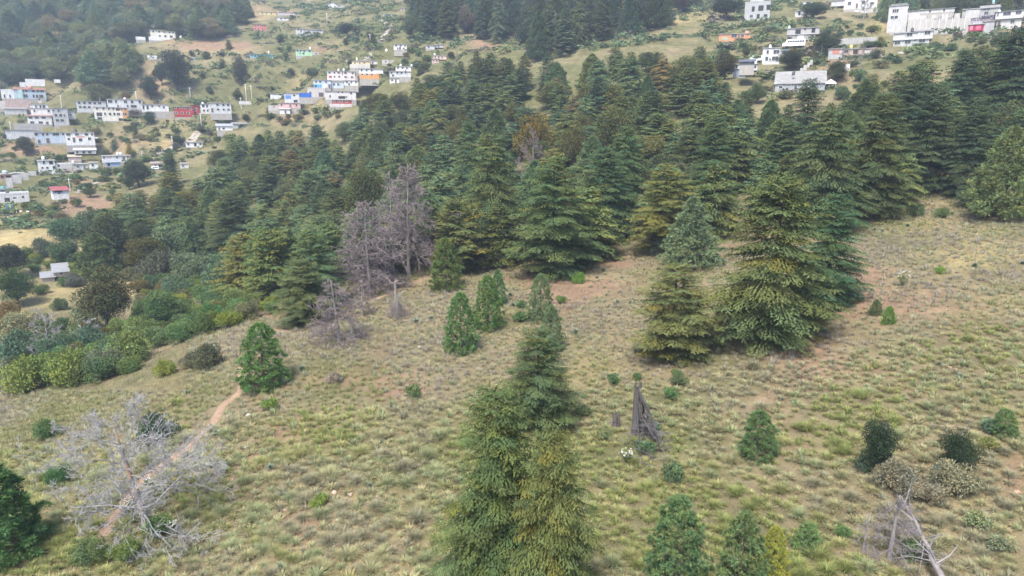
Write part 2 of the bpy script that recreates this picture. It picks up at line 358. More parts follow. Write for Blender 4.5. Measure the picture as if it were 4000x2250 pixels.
    for w in wins:
        x0, y0, x1, y1 = w[:4]; kind = w[4] if len(w) > 4 else 'w'; mx, my = (x0+x1)/2, (y0+y1)/2
        c = [b for b in B if b[0] <= mx <= b[2] and b[1]-4 <= my <= b[3]+4]; sb = min(c, key=lambda b: b[4])[4] if c else 0
        ww, hh = (x1-x0)*kx, (y1-y0)*kz; lx, lz = (mx-xc)*kx, (yb-y1)*kz
        if kind in ('w', 'a'):
            g = MB().box(-ww/2, -.03, 0, ww/2, .1, hh); 
            o = obj("window", g.mesh("window", M['glass'], False, False), t, (lx, sb, lz)); obj("frame", frame_mesh(ww, hh), o, color=frame)
            if ww > 1.3: obj("mullion", MB().box(-.03, -.07, 0, .03, -.031, hh).mesh("mullion", M['wall'], False, False), o, color=frame)
        elif kind == 'd':
            o = obj("door", MB().box(-ww/2, -.05, 0, ww/2, .1, hh).mesh("door", M['paint'], False, False), t, (lx, sb, lz), color=(.12, .09, .07)); obj("frame", frame_mesh(ww, hh, .06), o, color=frame)
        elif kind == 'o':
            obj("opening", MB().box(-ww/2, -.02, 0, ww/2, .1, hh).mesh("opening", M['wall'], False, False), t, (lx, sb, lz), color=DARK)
        else: obj("panel", MB().box(-ww/2, -.06, 0, ww/2, .1, hh).mesh("panel", M['paint'], False, False), t, (lx, sb, lz), color=kind)
    R = Matrix.Rotation(-ph*face+turn, 4, 'Z')
    for (tx, ty, tw, thh, tc, tl) in tanks:
        p = Vector((X, Yy, Z))+R@Vector(((tx-xc)*kx, 2.4, (yb-ty)*kz)); water_tank(p, tw*kx/2, thh*kz, tc, tl)
    return t
def water_tank(p, r, h, c, label):
    if r < .45: r = .45
    h = max(h, 1.0); z = np.array([0, .02, h*.30, h*.31, h*.72, h*.82, h*.92, h]); rr = np.array([.9, 1, 1, .97, 1, .86, .45, .30])*r
    t = thing("water_tank", label, "water tank", p)
    obj("barrel", MB().tube(np.stack([z*0, z*0, z], 1), rr, 12).mesh("barrel", M['paint'], True, False), t, color=c)
    obj("lid", MB().tube([[0, 0, h+.002], [0, 0, h+.09]], [r*.34, r*.30], 10).mesh("lid", M['paint'], False, False), t, color=tuple(np.array(c)*.8))
    obj("stand", MB().box(-r*.8, -r*.8, -.35, r*.8, r*.8, -.002).mesh("stand", M['concrete'], False, False), t)
TW = (.62,.61,.59); TD = (.05,.05,.055)
def W(row, *xs): return [(a, row[0], b, row[1]) for a, b in xs]
A = (0, 0)
house(A, "pale blue two-storey house with long red tile roof edge at far left", [(148,905,470,990,BLU,0,8,('shed',1.4,(.50,.22,.15))),(190,905,236,990,(.50,.68,.62),-.4,2,'none'),(20,915,148,992,WHT,1.5,5,'parapet')], W((910,926),(240,256),(264,290),(333,364),(380,406),(416,455))+W((950,980),(242,282),(333,352),(366,388),(400,440))+W((955,985),(45,58),(100,112)), [(320,880,46,14,(.60,.25,.18),"reddish tank on the pale blue red-edged house")])
house(A, "tall white stepped retaining wall behind the red-edged pale blue house", [(265,802,460,868,WHT,0,1.0,'none'),(205,835,265,880,WHT,0,1.0,'none'),(555,795,620,830,WHT,1,1,'none')], name="garden_wall", cat="wall")
house(A, "little cream arched gate tower below the pale blue house", [(388,985,420,1032,CRM,0,1.6,('gable',.5,(.5,.25,.17)))], [(396,995,411,1012,'o')], name="gate_tower", cat="gate")
house(A, "pinkish-brown retaining wall at the far left edge", [(60,1000,320,1095,(.52,.40,.35),0,1.2,'none'),(-30,1020,60,1100,(.62,.58,.54),.5,1.2,'none')], name="retaining_wall", cat="wall")
house(A, "grey low shed roofs at the far left edge below the pinkish wall", [(50,1098,275,1150,(.60,.58,.56),0,8,('shed',1.0,(.45,.43,.42)))], name="shed", cat="shed")
house(A, "bright white stepped house with flat roofs, left of the grey block house", [(318,1092,545,1160,WHT,0,7),(318,1056,496,1090,WHT,2,5)], W((1063,1090),(368,383),(412,428),(442,468))+W((1106,1126),(345,360),(486,506)))
house(A, "bare grey block house with stepped right wing beside the white stepped house", [(545,1096,700,1260,GRY,0,8),(700,1122,772,1200,GRY,1.5,6)], W((1108,1128),(550,566),(600,622))+W((1152,1176),(565,592),(612,640),(655,668))+W((1202,1224),(570,600),(616,650))+W((1148,1166),(722,736)))
house(A, "white house with thin red parapet line below the stepped houses", [(285,1172,530,1252,WHT,0,7,('shed',.6,(.50,.27,.2)))], W((1176,1196),(300,336),(362,398),(430,468))+W((1222,1244),(308,346),(393,432))+[(465,1225,490,1252,'d')])
house(A, "grey concrete retaining wall with unfinished posts below the white red-lined house", [(145,1245,430,1318,CON,0,2,'none')], [(160,1252,200,1264,(.35,.33,.3)),(240,1270,300,1276,(.35,.33,.3))], name="retaining_wall", cat="wall")
house(A, "long pale wall of the low left house, left of the pale blue one", [(65,1312,360,1400,LGR,0,6)], [(38,1355,72,1392,'o'),(320,1385,378,1424,(.33,.25,.2))])
house(A, "long pale blue house with arched windows, left of the white one", [(360,1336,662,1440,BLU,0,7)], W((1342,1366),(362,394),(437,456),(478,498),(543,606))+[(470,1392,502,1438,'d'),(385,1405,410,1440,'d'),(640,1345,662,1362)])
house(A, "white two-storey house with black roof tank and small awning", [(668,1338,962,1460,WHT,0,7)], W((1345,1366),(684,722),(772,806),(868,900),(933,950))+W((1394,1420),(802,834))+W((1384,1410),(895,922))+[(742,1385,764,1430,'d'),(690,1390,712,1408),(780,1370,860,1384,(.55,.25,.22)),(935,1384,1000,1394,(.62,.64,.66))], [(775,1336,44,34,TD,"black water tank on the white house with the awning")])
house(A, "left unfinished grey two-storey block house of the long row", [(780,1024,1080,1130,LGR,0,7)], W((1030,1050),(797,822),(850,876),(903,928),(955,978),(1000,1030))+W((1071,1090),(803,828),(845,872),(892,918)), [(1024,1020,26,34,TD,"black water tank on the left grey block house")])
house(A, "white-grey flat house with wide windows behind the orange-cornered one", [(1090,1005,1445,1108,LGR,0,7)], W((1013,1040),(1100,1140),(1170,1188),(1256,1288),(1328,1350),(1405,1430))+W((1058,1080),(1185,1200),(1282,1298),(1322,1380)), [(1206,1000,26,26,TD,"black tank on the wide-windowed house"),(1270,1003,30,14,(.7,.42,.38),"pinkish tank on the wide-windowed house")])
house(A, "cream three-storey house with orange corner in the long row", [(960,1086,1242,1215,(.80,.75,.64),0,8),(1242,1090,1298,1190,ORG,-.3,7)], W((1090,1108),(985,1001),(1048,1066),(1102,1119),(1148,1164))+[(1180,1093,1222,1116,'o'),(1229,1094,1240,1114)]+W((1092,1112),(1265,1281))+W((1136,1170),(982,1034))+W((1137,1160),(1058,1074),(1105,1128),(1150,1170),(1186,1216),(1246,1258),(1265,1284))+W((1182,1206),(985,1030))+[(1195,1190,1240,1215,'o')])
house(A, "long low white house above the grey retaining wall", [(1430,1056,1700,1122,WHT,0,6)], W((1064,1102),(1440,1458),(1480,1500))+[(1530,1062,1546,1080),(1600,1064,1614,1078),(1645,1070,1660,1090)])
house(A, "grey retaining wall under the long low white house", [(1500,1124,1755,1190,CON,0,1.2,'none')], name="retaining_wall", cat="wall", Y=358)
house(A, "red two-storey house with white-framed windows in the long row", [(1762,1080,1955,1175,RED,0,7),(1900,1078,2020,1152,RED,1.2,7,('gable',1.0,(.42,.10,.09)))], W((1078,1096),(1768,1785),(1820,1838),(1850,1886))+W((1130,1148),(1770,1790),(1825,1848),(1882,1910))+W((1090,1108),(1920,1938),(1958,1990))+W((1122,1138),(1960,1985)), frame=(.8,.78,.75))
house(A, "small white two-storey house right of the red one", [(2022,1050,2115,1142,WHT,0,7)], W((1056,1080),(2040,2066),(2082,2098))+W((1104,1122),(2046,2064),(2085,2100)), [(2050,1048,24,14,TW,"white tank on the small house right of the red one")])
house(A, "pale grey boxy house at the right end of the long row", [(2116,1042,2332,1142,LGR,0,7)], W((1047,1068),(2185,2209),(2245,2266),(2292,2316))+W((1094,1112),(2187,2209),(2245,2264),(2294,2316))+[(2130,1090,2150,1130,'d')])
house(A, "white cut-stone rubble wall at the end of the terrace", [(2405,1020,2530,1048,(.66,.64,.62),0,1.5,'none')], name="stone_wall", cat="wall")
house(A, "tin-roofed white shed above the valley woods", [(2180,1272,2342,1310,WHT,0,6,('shed',1.2,(.55,.57,.60)))], [(2200,1285,2215,1308,'d'),(2240,1285,2262,1300)], name="shed", cat="shed")
house(A, "grey low-roofed shed right of the tin-roofed white one", [(2335,1250,2485,1290,GRY,2,6,('shed',.9,(.40,.38,.36)))], [(2400,1262,2420,1290,'o')], name="shed", cat="shed")
house(A, "lone white two-storey house high on the far left slope", [(1520,312,1640,400,(.80,.76,.66),.6,7),(1640,318,1772,400,(.80,.76,.66),0,8),(1500,378,1712,402,WHT,-2.5,.4,'none'),(1370,382,1466,410,WHT,-1.5,.4,'none')], W((315,329),(1545,1560),(1605,1623),(1655,1671),(1707,1726),(1743,1759))+W((352,372),(1608,1622),(1660,1680),(1715,1742))+[(1530,348,1600,352,(.62,.6,.55))], [(1828,362,26,16,TW,"white tank right of the lone white house")])
house(A, "roofless white ruin wall on the terraces left of the lone dark oak", [(1485,562,1582,594,WHT,0,4,'none'),(1582,575,1632,594,OFF,.5,3,'none'),(1640,566,1662,596,WHT,0,3,'none')], [(1520,566,1530,574,'o'),(1590,578,1600,590,'o')], name="ruined_wall", cat="wall")
house(A, "small grey hut behind the lone dark oak", [(1912,588,1970,612,GRY,0,4,('shed',.8,(.5,.5,.5)))], [(1930,595,1945,610,'d')], name="hut", cat="hut")
B_ = (1000, 0)
house(B_, "yellow long single-storey house near the top", [(22,122,200,150,YEL,0,6)], W((128,142),(60,70),(100,110),(150,160))+[(20,120,22,122,'o')])
house(B_, "long open shelter with pink roof near the top", [(222,128,418,152,(.66,.60,.56),0,6,('shed',1.2,(.62,.32,.32)))], [(240,132,300,150,(.5,.45,.42)),(318,132,372,150,(.5,.45,.42)),(376,130,382,152,WHT)], name="shelter", cat="building")
house(B_, "small white house with dark openings below the pink-roofed shelter", [(213,180,325,203,WHT,0,5)], [(245,184,262,198,'o'),(280,184,312,192,'o')])
house(B_, "salmon-red square house with white windows on the upper slope", [(-25,250,104,306,(.62,.20,.16),0,6)], W((254,268),(-8,4),(18,32),(58,74))+W((284,300),(-8,4),(18,32),(62,76)), frame=(.8,.76,.72))
house(B_, "long unfinished grey house with concrete pillars on the upper slope", [(405,296,480,346,LGR,0,6),(480,300,675,340,GRY,.4,6)], [(418,302,440,312,'o'),(450,300,462,330,'o'),(492,322,555,338,'o'),(575,322,600,338,'o'),(630,300,640,312,'o'),(650,298,660,312,'o')])
house(B_, "pale green two-storey house on the terraces", [(402,506,565,562,GRN,0,6,None)], W((509,523),(413,429),(445,459),(481,498),(534,552))+[(440,535,452,545),(470,532,490,548)], [(550,492,14,22,TW,"white tank on the pale green house")])
house(B_, "grey rubble-walled yard beside the pale green house", [(565,525,635,548,(.5,.48,.46),1,2,'none')], [(600,530,612,545,'o')], name="yard_wall", cat="wall")
house(B_, "turquoise long low house on the terraces", [(-60,550,178,580,TUR,0,6,('shed',.6,(.45,.66,.70)))], [(-45,556,-33,572),(-10,556,2,572,'d'),(20,556,34,572),(52,556,64,576,'d'),(96,556,112,570)], [(132,530,14,20,TW,"white tank behind the turquoise house")])
house(B_, "white gabled house at the top of the far slope", [(725,52,820,82,WHT,0,6,('gable',1.8,(.72,.71,.69))),(820,48,893,78,OFF,1,5)], [(742,60,752,72),(790,60,800,72),(840,56,852,68)])
house(B_, "small grey-white house beside the track near the top", [(1280,144,1375,166,LGR,0,5)], [(1300,148,1312,162,'d'),(1340,148,1352,158)])
house(B_, "small brick-coloured shack at the edge of the upper forest", [(1452,85,1500,108,(.5,.42,.36),0,4)], [(1470,92,1480,106,'d')], name="shack", cat="hut")
house(B_, "white two-storey house with peaked door canopy right of the track", [(1387,450,1518,500,WHT,0,6)], W((454,468),(1402,1420),(1450,1465),(1492,1508))+W((480,494),(1418,1432),(1478,1494))+[(1440,474,1458,500,'d')], [(1312,512,22,22,WHT,"white tank left of the peaked-canopy house")])
house(B_, "grey low tin-roofed house at the upper forest fringe", [(1710,460,1800,490,LGR,0,6,('shed',.8,(.6,.6,.6))),(1800,450,1885,478,GRY,1,5)], [(1730,468,1745,482),(1830,455,1845,470)])
house(B_, "pinkish-orange house peeking over the upper forest", [(1772,596,1838,632,PNK,0,6),(1786,560,1915,598,(.74,.55,.45),1.2,6)], W((606,620),(1782,1792),(1812,1824))+W((568,584),(1800,1812),(1832,1846),(1868,1880)), [(1800,558,12,14,TW,"white tank on the pinkish-orange house")])
house(B_, "long cream-orange house with white low wall above the orange one", [(945,650,1150,684,(.62,.58,.52),-1,1,'none'),(968,622,1150,662,(.78,.60,.34),0,6),(1060,606,1225,642,(.76,.72,.64),3,5,('shed',.5,(.7,.66,.6)))], [(1040,632,1052,650,'d'),(1085,630,1100,644),(990,632,1004,646),(1170,618,1184,634)], [(1018,606,18,26,TW,"white tank on the cream-orange house")])
house(B_, "pale concrete yard walls right of the cream-orange house", [(1270,604,1415,640,(.56,.53,.49),0,1.5,'none')], [(1300,612,1312,630,'o')], name="yard_wall", cat="wall")
house(B_, "pinkish-white two-storey house with maroon door above the light blue one", [(720,722,1000,802,(.76,.68,.64),0,7)], W((729,745),(733,755),(785,801),(825,846),(893,916),(968,986))+[(735,765,766,786,(.30,.06,.08)),(785,766,800,782),(868,726,876,758,'d'),(830,766,846,782),(890,768,916,782),(955,768,980,782)], [(835,718,18,26,TW,"left white tank on the pinkish-white house"),(888,716,18,28,TW,"right white tank on the pinkish-white house")])
house(B_, "house with white upper floor and orange lower floor", [(1040,700,1282,742,WHT,0,7),(1042,742,1240,792,ORG,.05,7,'none')], W((703,722),(1058,1076),(1110,1126),(1158,1176))+W((743,759),(1060,1082),(1110,1132),(1158,1180)), frame=(.8,.78,.74))
house(B_, "white terraced house beside the forest, right of the orange one", [(1345,722,1560,772,LGR,0,6),(1408,672,1562,722,WHT,1.5,6)], W((728,744),(1355,1374),(1415,1434),(1456,1476))+W((678,694),(1424,1440),(1470,1486),(1515,1530))+[(1500,705,1515,740,'d'),(1370,750,1390,768)], [(1460,668,18,24,TW,"left white tank on the terraced house"),(1570,668,14,18,TW,"right white tank on the terraced house")])
house(B_, "small white shed below the terraced house", [(1345,790,1440,832,WHT,0,5)], [(1360,800,1380,814),(1400,800,1415,830,'d')], name="shed", cat="shed")
house(B_, "light blue long house with bright blue lower corner", [(583,812,755,884,(.56,.64,.72),0,6),(755,820,885,884,(.62,.69,.75),1,6),(583,852,662,884,(.12,.36,.62),-.1,1,'none')], W((818,836),(600,618),(640,660),(700,716))+W((838,856),(780,796),(820,842))+[(595,860,612,880,'o'),(680,850,720,882,(.55,.53,.5)),(730,850,750,884,'d')], [(735,806,22,18,TW,"white tank on the light blue house")])
house(B_, "white low house right of the light blue one", [(888,815,1030,858,WHT,0,6)], W((820,836),(905,925),(955,968),(1000,1014))+[(930,838,945,856,'d')])
house(B_, "grey block building with dark garage door", [(520,895,700,978,(.60,.56,.53),0,7,'parapet')], [(632,932,681,972,(.10,.075,.08)),(540,925,556,938)])
house(B_, "unfinished white-grey house beside the forest above the red one", [(700,924,1010,1002,(.66,.63,.60),0,7)], [(826,925,838,940,'o'),(866,924,880,940,'o'),(952,930,970,950,'o'),(830,968,900,994,'o'),(905,970,918,984,'o'),(740,960,756,984,'o')])
house(B_, "dark red low house with white-framed windows beside the forest", [(768,1010,966,1046,(.40,.07,.065),0,6,None),(745,1046,966,1074,(.66,.6,.57),-.3,1,'none')], W((1014,1030),(782,800),(825,842),(852,872),(904,928)), frame=(.8,.78,.75))
house(B_, "white house with shuttered doors left of the blue tarpaulin", [(145,948,300,992,WHT,0,6)], [(162,955,186,990,(.50,.55,.55)),(218,955,240,990,(.50,.55,.55)),(262,956,276,970)])
house(B_, "grey block house with blue curtain panel", [(290,942,440,1036,LGR,0,6)], [(300,962,356,996,(.10,.20,.50)),(380,955,400,972,'o'),(380,1005,420,1030,'o')])
house(B_, "white ground-floor yard under the blue tarpaulin", [(442,975,560,1030,OFF,.5,4,'none')], [(470,990,485,1010,'o'),(500,985,520,1015,'o')], name="yard_wall", cat="wall")
house(B_, "bright blue tarpaulin fence between the grey houses", [(440,936,560,976,(.05,.16,.55),0,.3,'none')], name="tarpaulin", cat="tarpaulin", Y=332)
house(B_, "pink low house below the blue tarpaulin", [(228,1040,450,1084,(.72,.48,.46),0,6)], [(250,1050,268,1066),(340,1052,354,1080,'d'),(400,1050,416,1066)])
house(B_, "grey sloping yard wall left of the pink house", [(125,1062,230,1112,(.55,.52,.49),0,2,'none')], [(180,1070,190,1085,'o')], name="yard_wall", cat="wall")
house(B_, "small white shack with pale flat roof below the pink house", [(240,1100,345,1144,WHT,0,5,('shed',1.1,(.72,.71,.69)))], [(290,1112,306,1142,'d')], name="shack", cat="hut")
C_ = (3000, 0)
house((2000,0), "grey unfinished three-storey building with dark openings", [(2335,35,2590,196,(.52,.53,.53),0,8,'parapet')], [(2385,10,2520,30,(.42,.42,.42)),(2405,70,2434,120,'o'),(2470,65,2522,116,'o'),(2550,62,2590,112,'o'),(2390,150,2420,175),(2460,145,2490,190,'o'),(2530,150,2565,175,'o')], turn=0)
house((2000,0), "orange single-storey house with black tank on a tower", [(2082,346,2395,408,(.74,.36,.20),0,7)], [(2204,346,2258,376),(2110,372,2170,400,(.30,.36,.25)),(2300,355,2330,375),(2360,350,2378,362),(2270,360,2290,406,'d'),(2338,320,2376,346,(.6,.3,.18))], [(2356,320,26,30,TD,"black tank above the orange single-storey house")], face=.9)
house((2000,0), "blue-white house with big blue-grey window at the forest edge", [(2222,700,2345,775,(.50,.56,.66),0,5),(2195,652,2460,712,(.66,.70,.76),.8,7)], [(2283,657,2332,712,(.28,.42,.48)),(2200,660,2216,690),(2246,658,2262,690),(2360,665,2380,712,'d'),(2405,665,2420,712,'o'),(2432,665,2450,690,'o')], [(2440,648,30,36,TW,"white tank on the blue-white house")])
house((2000,0), "dark grey corrugated roof behind the blue-white house", [(2290,625,2440,650,(.20,.20,.22),0,6,('shed',1.3,(.17,.17,.19)))], name="shed", cat="shed", Y=226)
house(C_, "white two-storey building with large dark windows below the bus", [(-62,492,112,645,WHT,0,8)], W((512,546),(-22,-2),(46,104))+W((574,612),(-30,-4),(36,96))+[(10,590,24,612)], [(8,490,18,40,TW,"white tank on the building below the bus")])
house(C_, "small grey annex with blue sheet right of the white building", [(112,512,215,560,GRY,.5,6)], [(140,522,175,540,'o'),(150,500,200,512,(.25,.42,.62))])
house(C_, "concrete house with terrace and dark openings behind the white bus", [(182,352,470,402,CON,0,7),(182,288,508,352,(.52,.51,.49),.5,7)], [(430,292,466,336,'o'),(355,292,371,310,'o'),(268,298,322,345,'o'),(295,356,355,392,(.62,.63,.64)),(425,358,455,388,'o'),(190,368,236,400,'o'),(240,345,470,352,(.6,.59,.57))], [(202,286,26,34,TW,"white tank on the concrete terrace house")])
house(C_, "long grey stained retaining wall left of the gabled white house", [(700,382,1090,440,(.47,.45,.43),0,.8,'none')], [(700+k*30,386,706+k*30,438,(.40,.385,.37)) for k in range(1,13)], name="retaining_wall", cat="wall")
house(C_, "white gabled two-storey house with broad low roof below the compound", [(1258,402,1612,462,(.66,.66,.64),0,8,'none'),(1248,348,1640,402,(.70,.70,.68),-.5,9,'none'),(1248,338,1462,348,(.70,.70,.68),-.5,9,('shed',1.5,(.42,.41,.40))),(1462,330,1645,348,(.70,.70,.68),-.5,9,('shed',1.5,(.42,.41,.40)))], W((338,369),(1383,1438))+W((330,361),(1560,1614))+[(1475,336,1491,346)]+W((408,441),(1268,1324))+W((405,438),(1373,1430))+W((402,432),(1514,1574))+[(1464,402,1481,416)], [(1432,322,32,44,TD,"black tank on the white gabled house")])
house(C_, "tall pale tower block at the left end of the walled compound", [(1190,75,1385,322,(.68,.67,.65),0,8,None),(1210,58,1368,75,(.72,.72,.7),1,6,None)], W((105,136),(1230,1248),(1252,1266),(1270,1288))+W((168,193),(1217,1249),(1256,1289))+[(1380,105,1386,140,'o')])
house(C_, "long pale compound wall with scalloped crest right of the tower", [(1385,185,1640,345,(.62,.58,.54),0,1.2,'none'),(1640,205,2015,338,(.58,.55,.51),0,1.2,'none'),(1385,120,1500,186,(.68,.64,.60),.4,1,'none'),(1500,150,1570,186,(.66,.62,.58),.4,1,'none'),(1620,152,1680,190,(.66,.62,.58),.4,1,'none'),(1735,148,1790,206,(.66,.62,.58),.4,1,'none'),(1850,155,1905,206,(.64,.60,.56),.4,1,'none'),(1960,135,2090,210,(.62,.6,.57),.4,1,'none')], [(1385+k*64,190,1391+k*64,336,(.55,.52,.49)) for k in range(1,10)], name="compound_wall", cat="wall")
house(C_, "white shed roofs inside the walled compound", [(1400,98,1870,128,(.74,.72,.69),0,5,('shed',.7,(.62,.58,.54)))], [(1620,104,1636,126,'o'),(1760,104,1776,126,'o')], name="shed", cat="shed", Y=302)
house(C_, "grey concrete house with angled roof at the compound's far end", [(1945,95,2320,182,(.50,.49,.47),0,8,('shed',1.5,(.38,.37,.36))),(2115,62,2320,98,(.47,.46,.45),1.5,6,'none')], [(2015,92,2090,112),(2150,92,2220,112),(2020,132,2090,180,'o'),(2170,125,2210,150)], [(2245,40,26,36,(.25,.48,.58),"blue tank on the grey concrete house")], Y=298)
house(C_, "white house with a long window band at the right edge", [(2270,122,2550,192,WHT,0,8,('shed',.9,(.55,.53,.5))),(2290,192,2540,285,(.66,.64,.6),.8,7,'none')], [(2345,128,2420,158),(2470,126,2525,156),(2285,130,2300,160,'d'),(2300,205,2330,270,'d'),(2430,205,2470,235),(2130,150,2270,176,'o')], [(2300,118,30,20,TW,"white dish-like tank on the window-band house")])
house(C_, "crimson-painted low house under the purple vines", [(2008,250,2160,312,(.42,.05,.12),0,5,None),(2040,215,2140,250,(.55,.52,.55),.8,3,'none'),(2160,228,2262,350,(.52,.51,.5),.2,5)], [(2020,258,2050,300,(.58,.18,.22)),(2080,262,2130,300,(.50,.10,.16))])
house(C_, "low concrete house with red-framed window on the lower lawn", [(600,492,745,582,(.52,.52,.50),0,6),(745,496,960,560,(.55,.42,.36),.5,6),(960,500,1080,548,(.60,.56,.52),.8,5)], [(642,494,712,540,(.42,.16,.12)),(760,505,800,530,'o'),(850,505,900,545,'o'),(1020,492,1078,512,(.62,.30,.24))], [(825,478,26,18,(.75,.55,.12),"yellow tank on the low concrete house")])
house(C_, "long grey house with sloped pale roof beside the white tent", [(66,846,565,908,(.46,.48,.50),0,8,('shed',4.2,(.46,.44,.41)))], [(105,862,142,888),(190,852,224,866),(260,858,290,900,'d')], [(242,755,32,40,TD,"black tank behind the long grey house")], frame=(.8,.8,.8))
house(C_, "small white house with dark window at the top right", [(335,20,440,62,WHT,0,6)], [(384,24,418,48,'w'),(350,40,362,60,'d')])
house(C_, "white corrugated container shed under the small white house", [(270,112,395,168,(.74,.74,.73),0,4,None)], [(302,118,322,155,'o')]+[(330+k*14,116,334+k*14,164,(.66,.66,.66)) for k in range(4)], name="container_shed", cat="shed")
house(C_, "big white house at the top behind the leafless tree", [(760,-10,1090,88,WHT,0,8,None),(630,0,760,50,(.7,.69,.67),1,7)], [(1020,38,1058,58),(800,20,830,50),(880,40,900,84,'d'),(940,20,970,50)])
house(C_, "low white wall and shed in front of the big white top house", [(872,94,1120,126,(.76,.74,.70),0,3,'none')], [(1060,98,1110,112,(.5,.5,.5))], name="yard_wall", cat="wall")
house(C_, "pale stair wall climbing beside the ploughed plot", [(285,715,320,752,(.60,.57,.54),0,.6,'none'),(320,685,352,735,(.60,.57,.54),.8,.6,'none'),(352,655,384,708,(.60,.57,.54),1.6,.6,'none'),(384,628,412,680,(.60,.57,.54),2.4,.6,'none'),(412,602,438,650,(.60,.57,.54),3.2,.6,'none')], name="stair_wall", cat="wall")
house(C_, "whitewashed board shelter on the lower lawn", [(770,650,820,708,(.78,.77,.75),0,.3,'none')], name="shelter", cat="shelter")
D_ = (0, 500)
house(D_, "small shed with red roof, blue-grey walls and white base", [(540,662,702,716,(.76,.75,.73),0,5,'none'),(540,630,702,662,(.42,.50,.60),.05,5,('shed',1.1,(.50,.13,.12)))], [(560,632,640,648,'o'),(590,650,620,662,'o'),(655,640,700,660,(.40,.44,.50))], name="shed", cat="shed", turn=.12)
house(D_, "white block tower house with dark window bays", [(393,332,568,462,WHT,0,7)], [(448,336,468,362),(512,335,550,370,'o'),(428,392,445,410),(476,392,496,410),(540,385,568,412,'o')], [(458,320,34,34,TW,"white tank on the white block tower house")])
house(D_, "bare grey block walls right of the tower house", [(568,358,735,456,(.58,.56,.53),0,7,'none')], [(640,400,735,440,(.42,.34,.32)),(590,370,612,390,'o')])
house(D_, "small pale house with dark door right of the block walls", [(740,366,890,424,LGR,0,6)], [(846,380,862,420,'d'),(780,378,800,396)], [(745,356,24,28,TW,"white tank on the small pale house")])
house(D_, "white shack right of the small pale house", [(902,352,992,412,WHT,0,5)], [(930,364,948,384)], name="shack", cat="hut")
house(D_, "cluster of tarpaulined sheds above the tower house", [(760,228,980,262,(.62,.60,.57),1,6,('shed',.9,(.72,.70,.68))),(692,290,820,330,(.66,.50,.46),-1,5,('shed',.8,(.74,.64,.48)))], [(780,236,800,258,'o'),(840,236,870,258,'o'),(900,236,930,258,'o')], name="shed", cat="shed")
house(D_, "long white low house with two white roof tanks and red-striped front", [(1030,282,1320,345,(.74,.72,.70),0,7)], [(1045,290,1062,305),(1080,290,1130,298,(.5,.25,.22)),(1175,288,1195,302),(1240,290,1262,330,'d'),(1280,282,1316,302,(.55,.25,.24))], [(1195,272,26,26,TW,"left of two white tanks on the long low house"),(1226,272,26,26,TW,"right of two white tanks on the long low house")])
house(D_, "blue sheeted lean-to below the long low house", [(1070,348,1215,385,(.34,.42,.56),0,4,('shed',.5,(.5,.55,.62)))], [(1085,355,1110,383,'o'),(1140,352,1200,362,(.16,.28,.5))], name="lean_to", cat="shed")
house(D_, "long white single-storey house beside the pale track", [(1872,146,2042,192,WHT,0,6)], [(1955,152,1980,186,'o'),(1890,152,1905,172),(2010,155,2030,172)])
house(D_, "open carport with dark posts beside the dark pointed tree", [(1525,362,1645,420,(.60,.52,.45),3,3,('shed',.6,(.52,.43,.36)))], [(1565,372,1580,418,'o'),(1598,372,1640,400,'o')], name="carport", cat="shed")
house(D_, "white flat-roofed house right of the carport", [(1815,360,1900,402,OFF,0,6)], [(1835,372,1850,390)])
house(D_, "low house with white roof edge and red brick bays at the left edge", [(-40,466,130,506,(.55,.30,.24),0,6,None),(130,460,250,488,WHT,1,6)], [(10,478,40,502,'o'),(60,478,115,500,'o')], [(60,452,60,18,(.35,.42,.45),"grey-blue tank on the low left-edge house")])
house(D_, "big grey block wall stepping down at the left edge", [(70,500,135,592,(.60,.57,.54),0,.8,'none'),(135,478,225,560,(.60,.57,.54),1.5,.8,'none'),(225,462,305,530,(.58,.55,.52),3,.8,'none'),(305,446,388,490,(.57,.54,.51),4.5,.8,'none')], name="block_wall", cat="wall")
house(D_, "dark-roofed cabin with teal tank at the left edge", [(-40,622,75,655,(.40,.42,.42),0,6,('shed',.8,(.25,.32,.30)))], [(20,630,45,650,'o')], [(40,614,50,20,(.08,.25,.22),"teal tank on the dark-roofed cabin")], name="cabin", cat="hut")
house(D_, "white-grey rubble house with broken parapet at the left edge", [(-40,668,305,748,(.66,.65,.63),0,7,'parapet')], [(52,700,104,742,'o'),(138,698,172,712,'o'),(230,690,250,710,'o')], [(90,668,40,18,TD,"black tank on the rubble house")])
def hut():
    t = house((0,1000), "small tin-roofed adobe hut on the dry knoll, two whitewashed roofs", [(550,168,700,212,(.50,.41,.33),0,8,('shed',1.0,(.46,.46,.45))),(425,206,552,246,(.50,.41,.33),-.6,6,('shed',.5,(.46,.46,.46)))], [(618,172,638,190,'o')], name="hut", cat="hut")
hut()
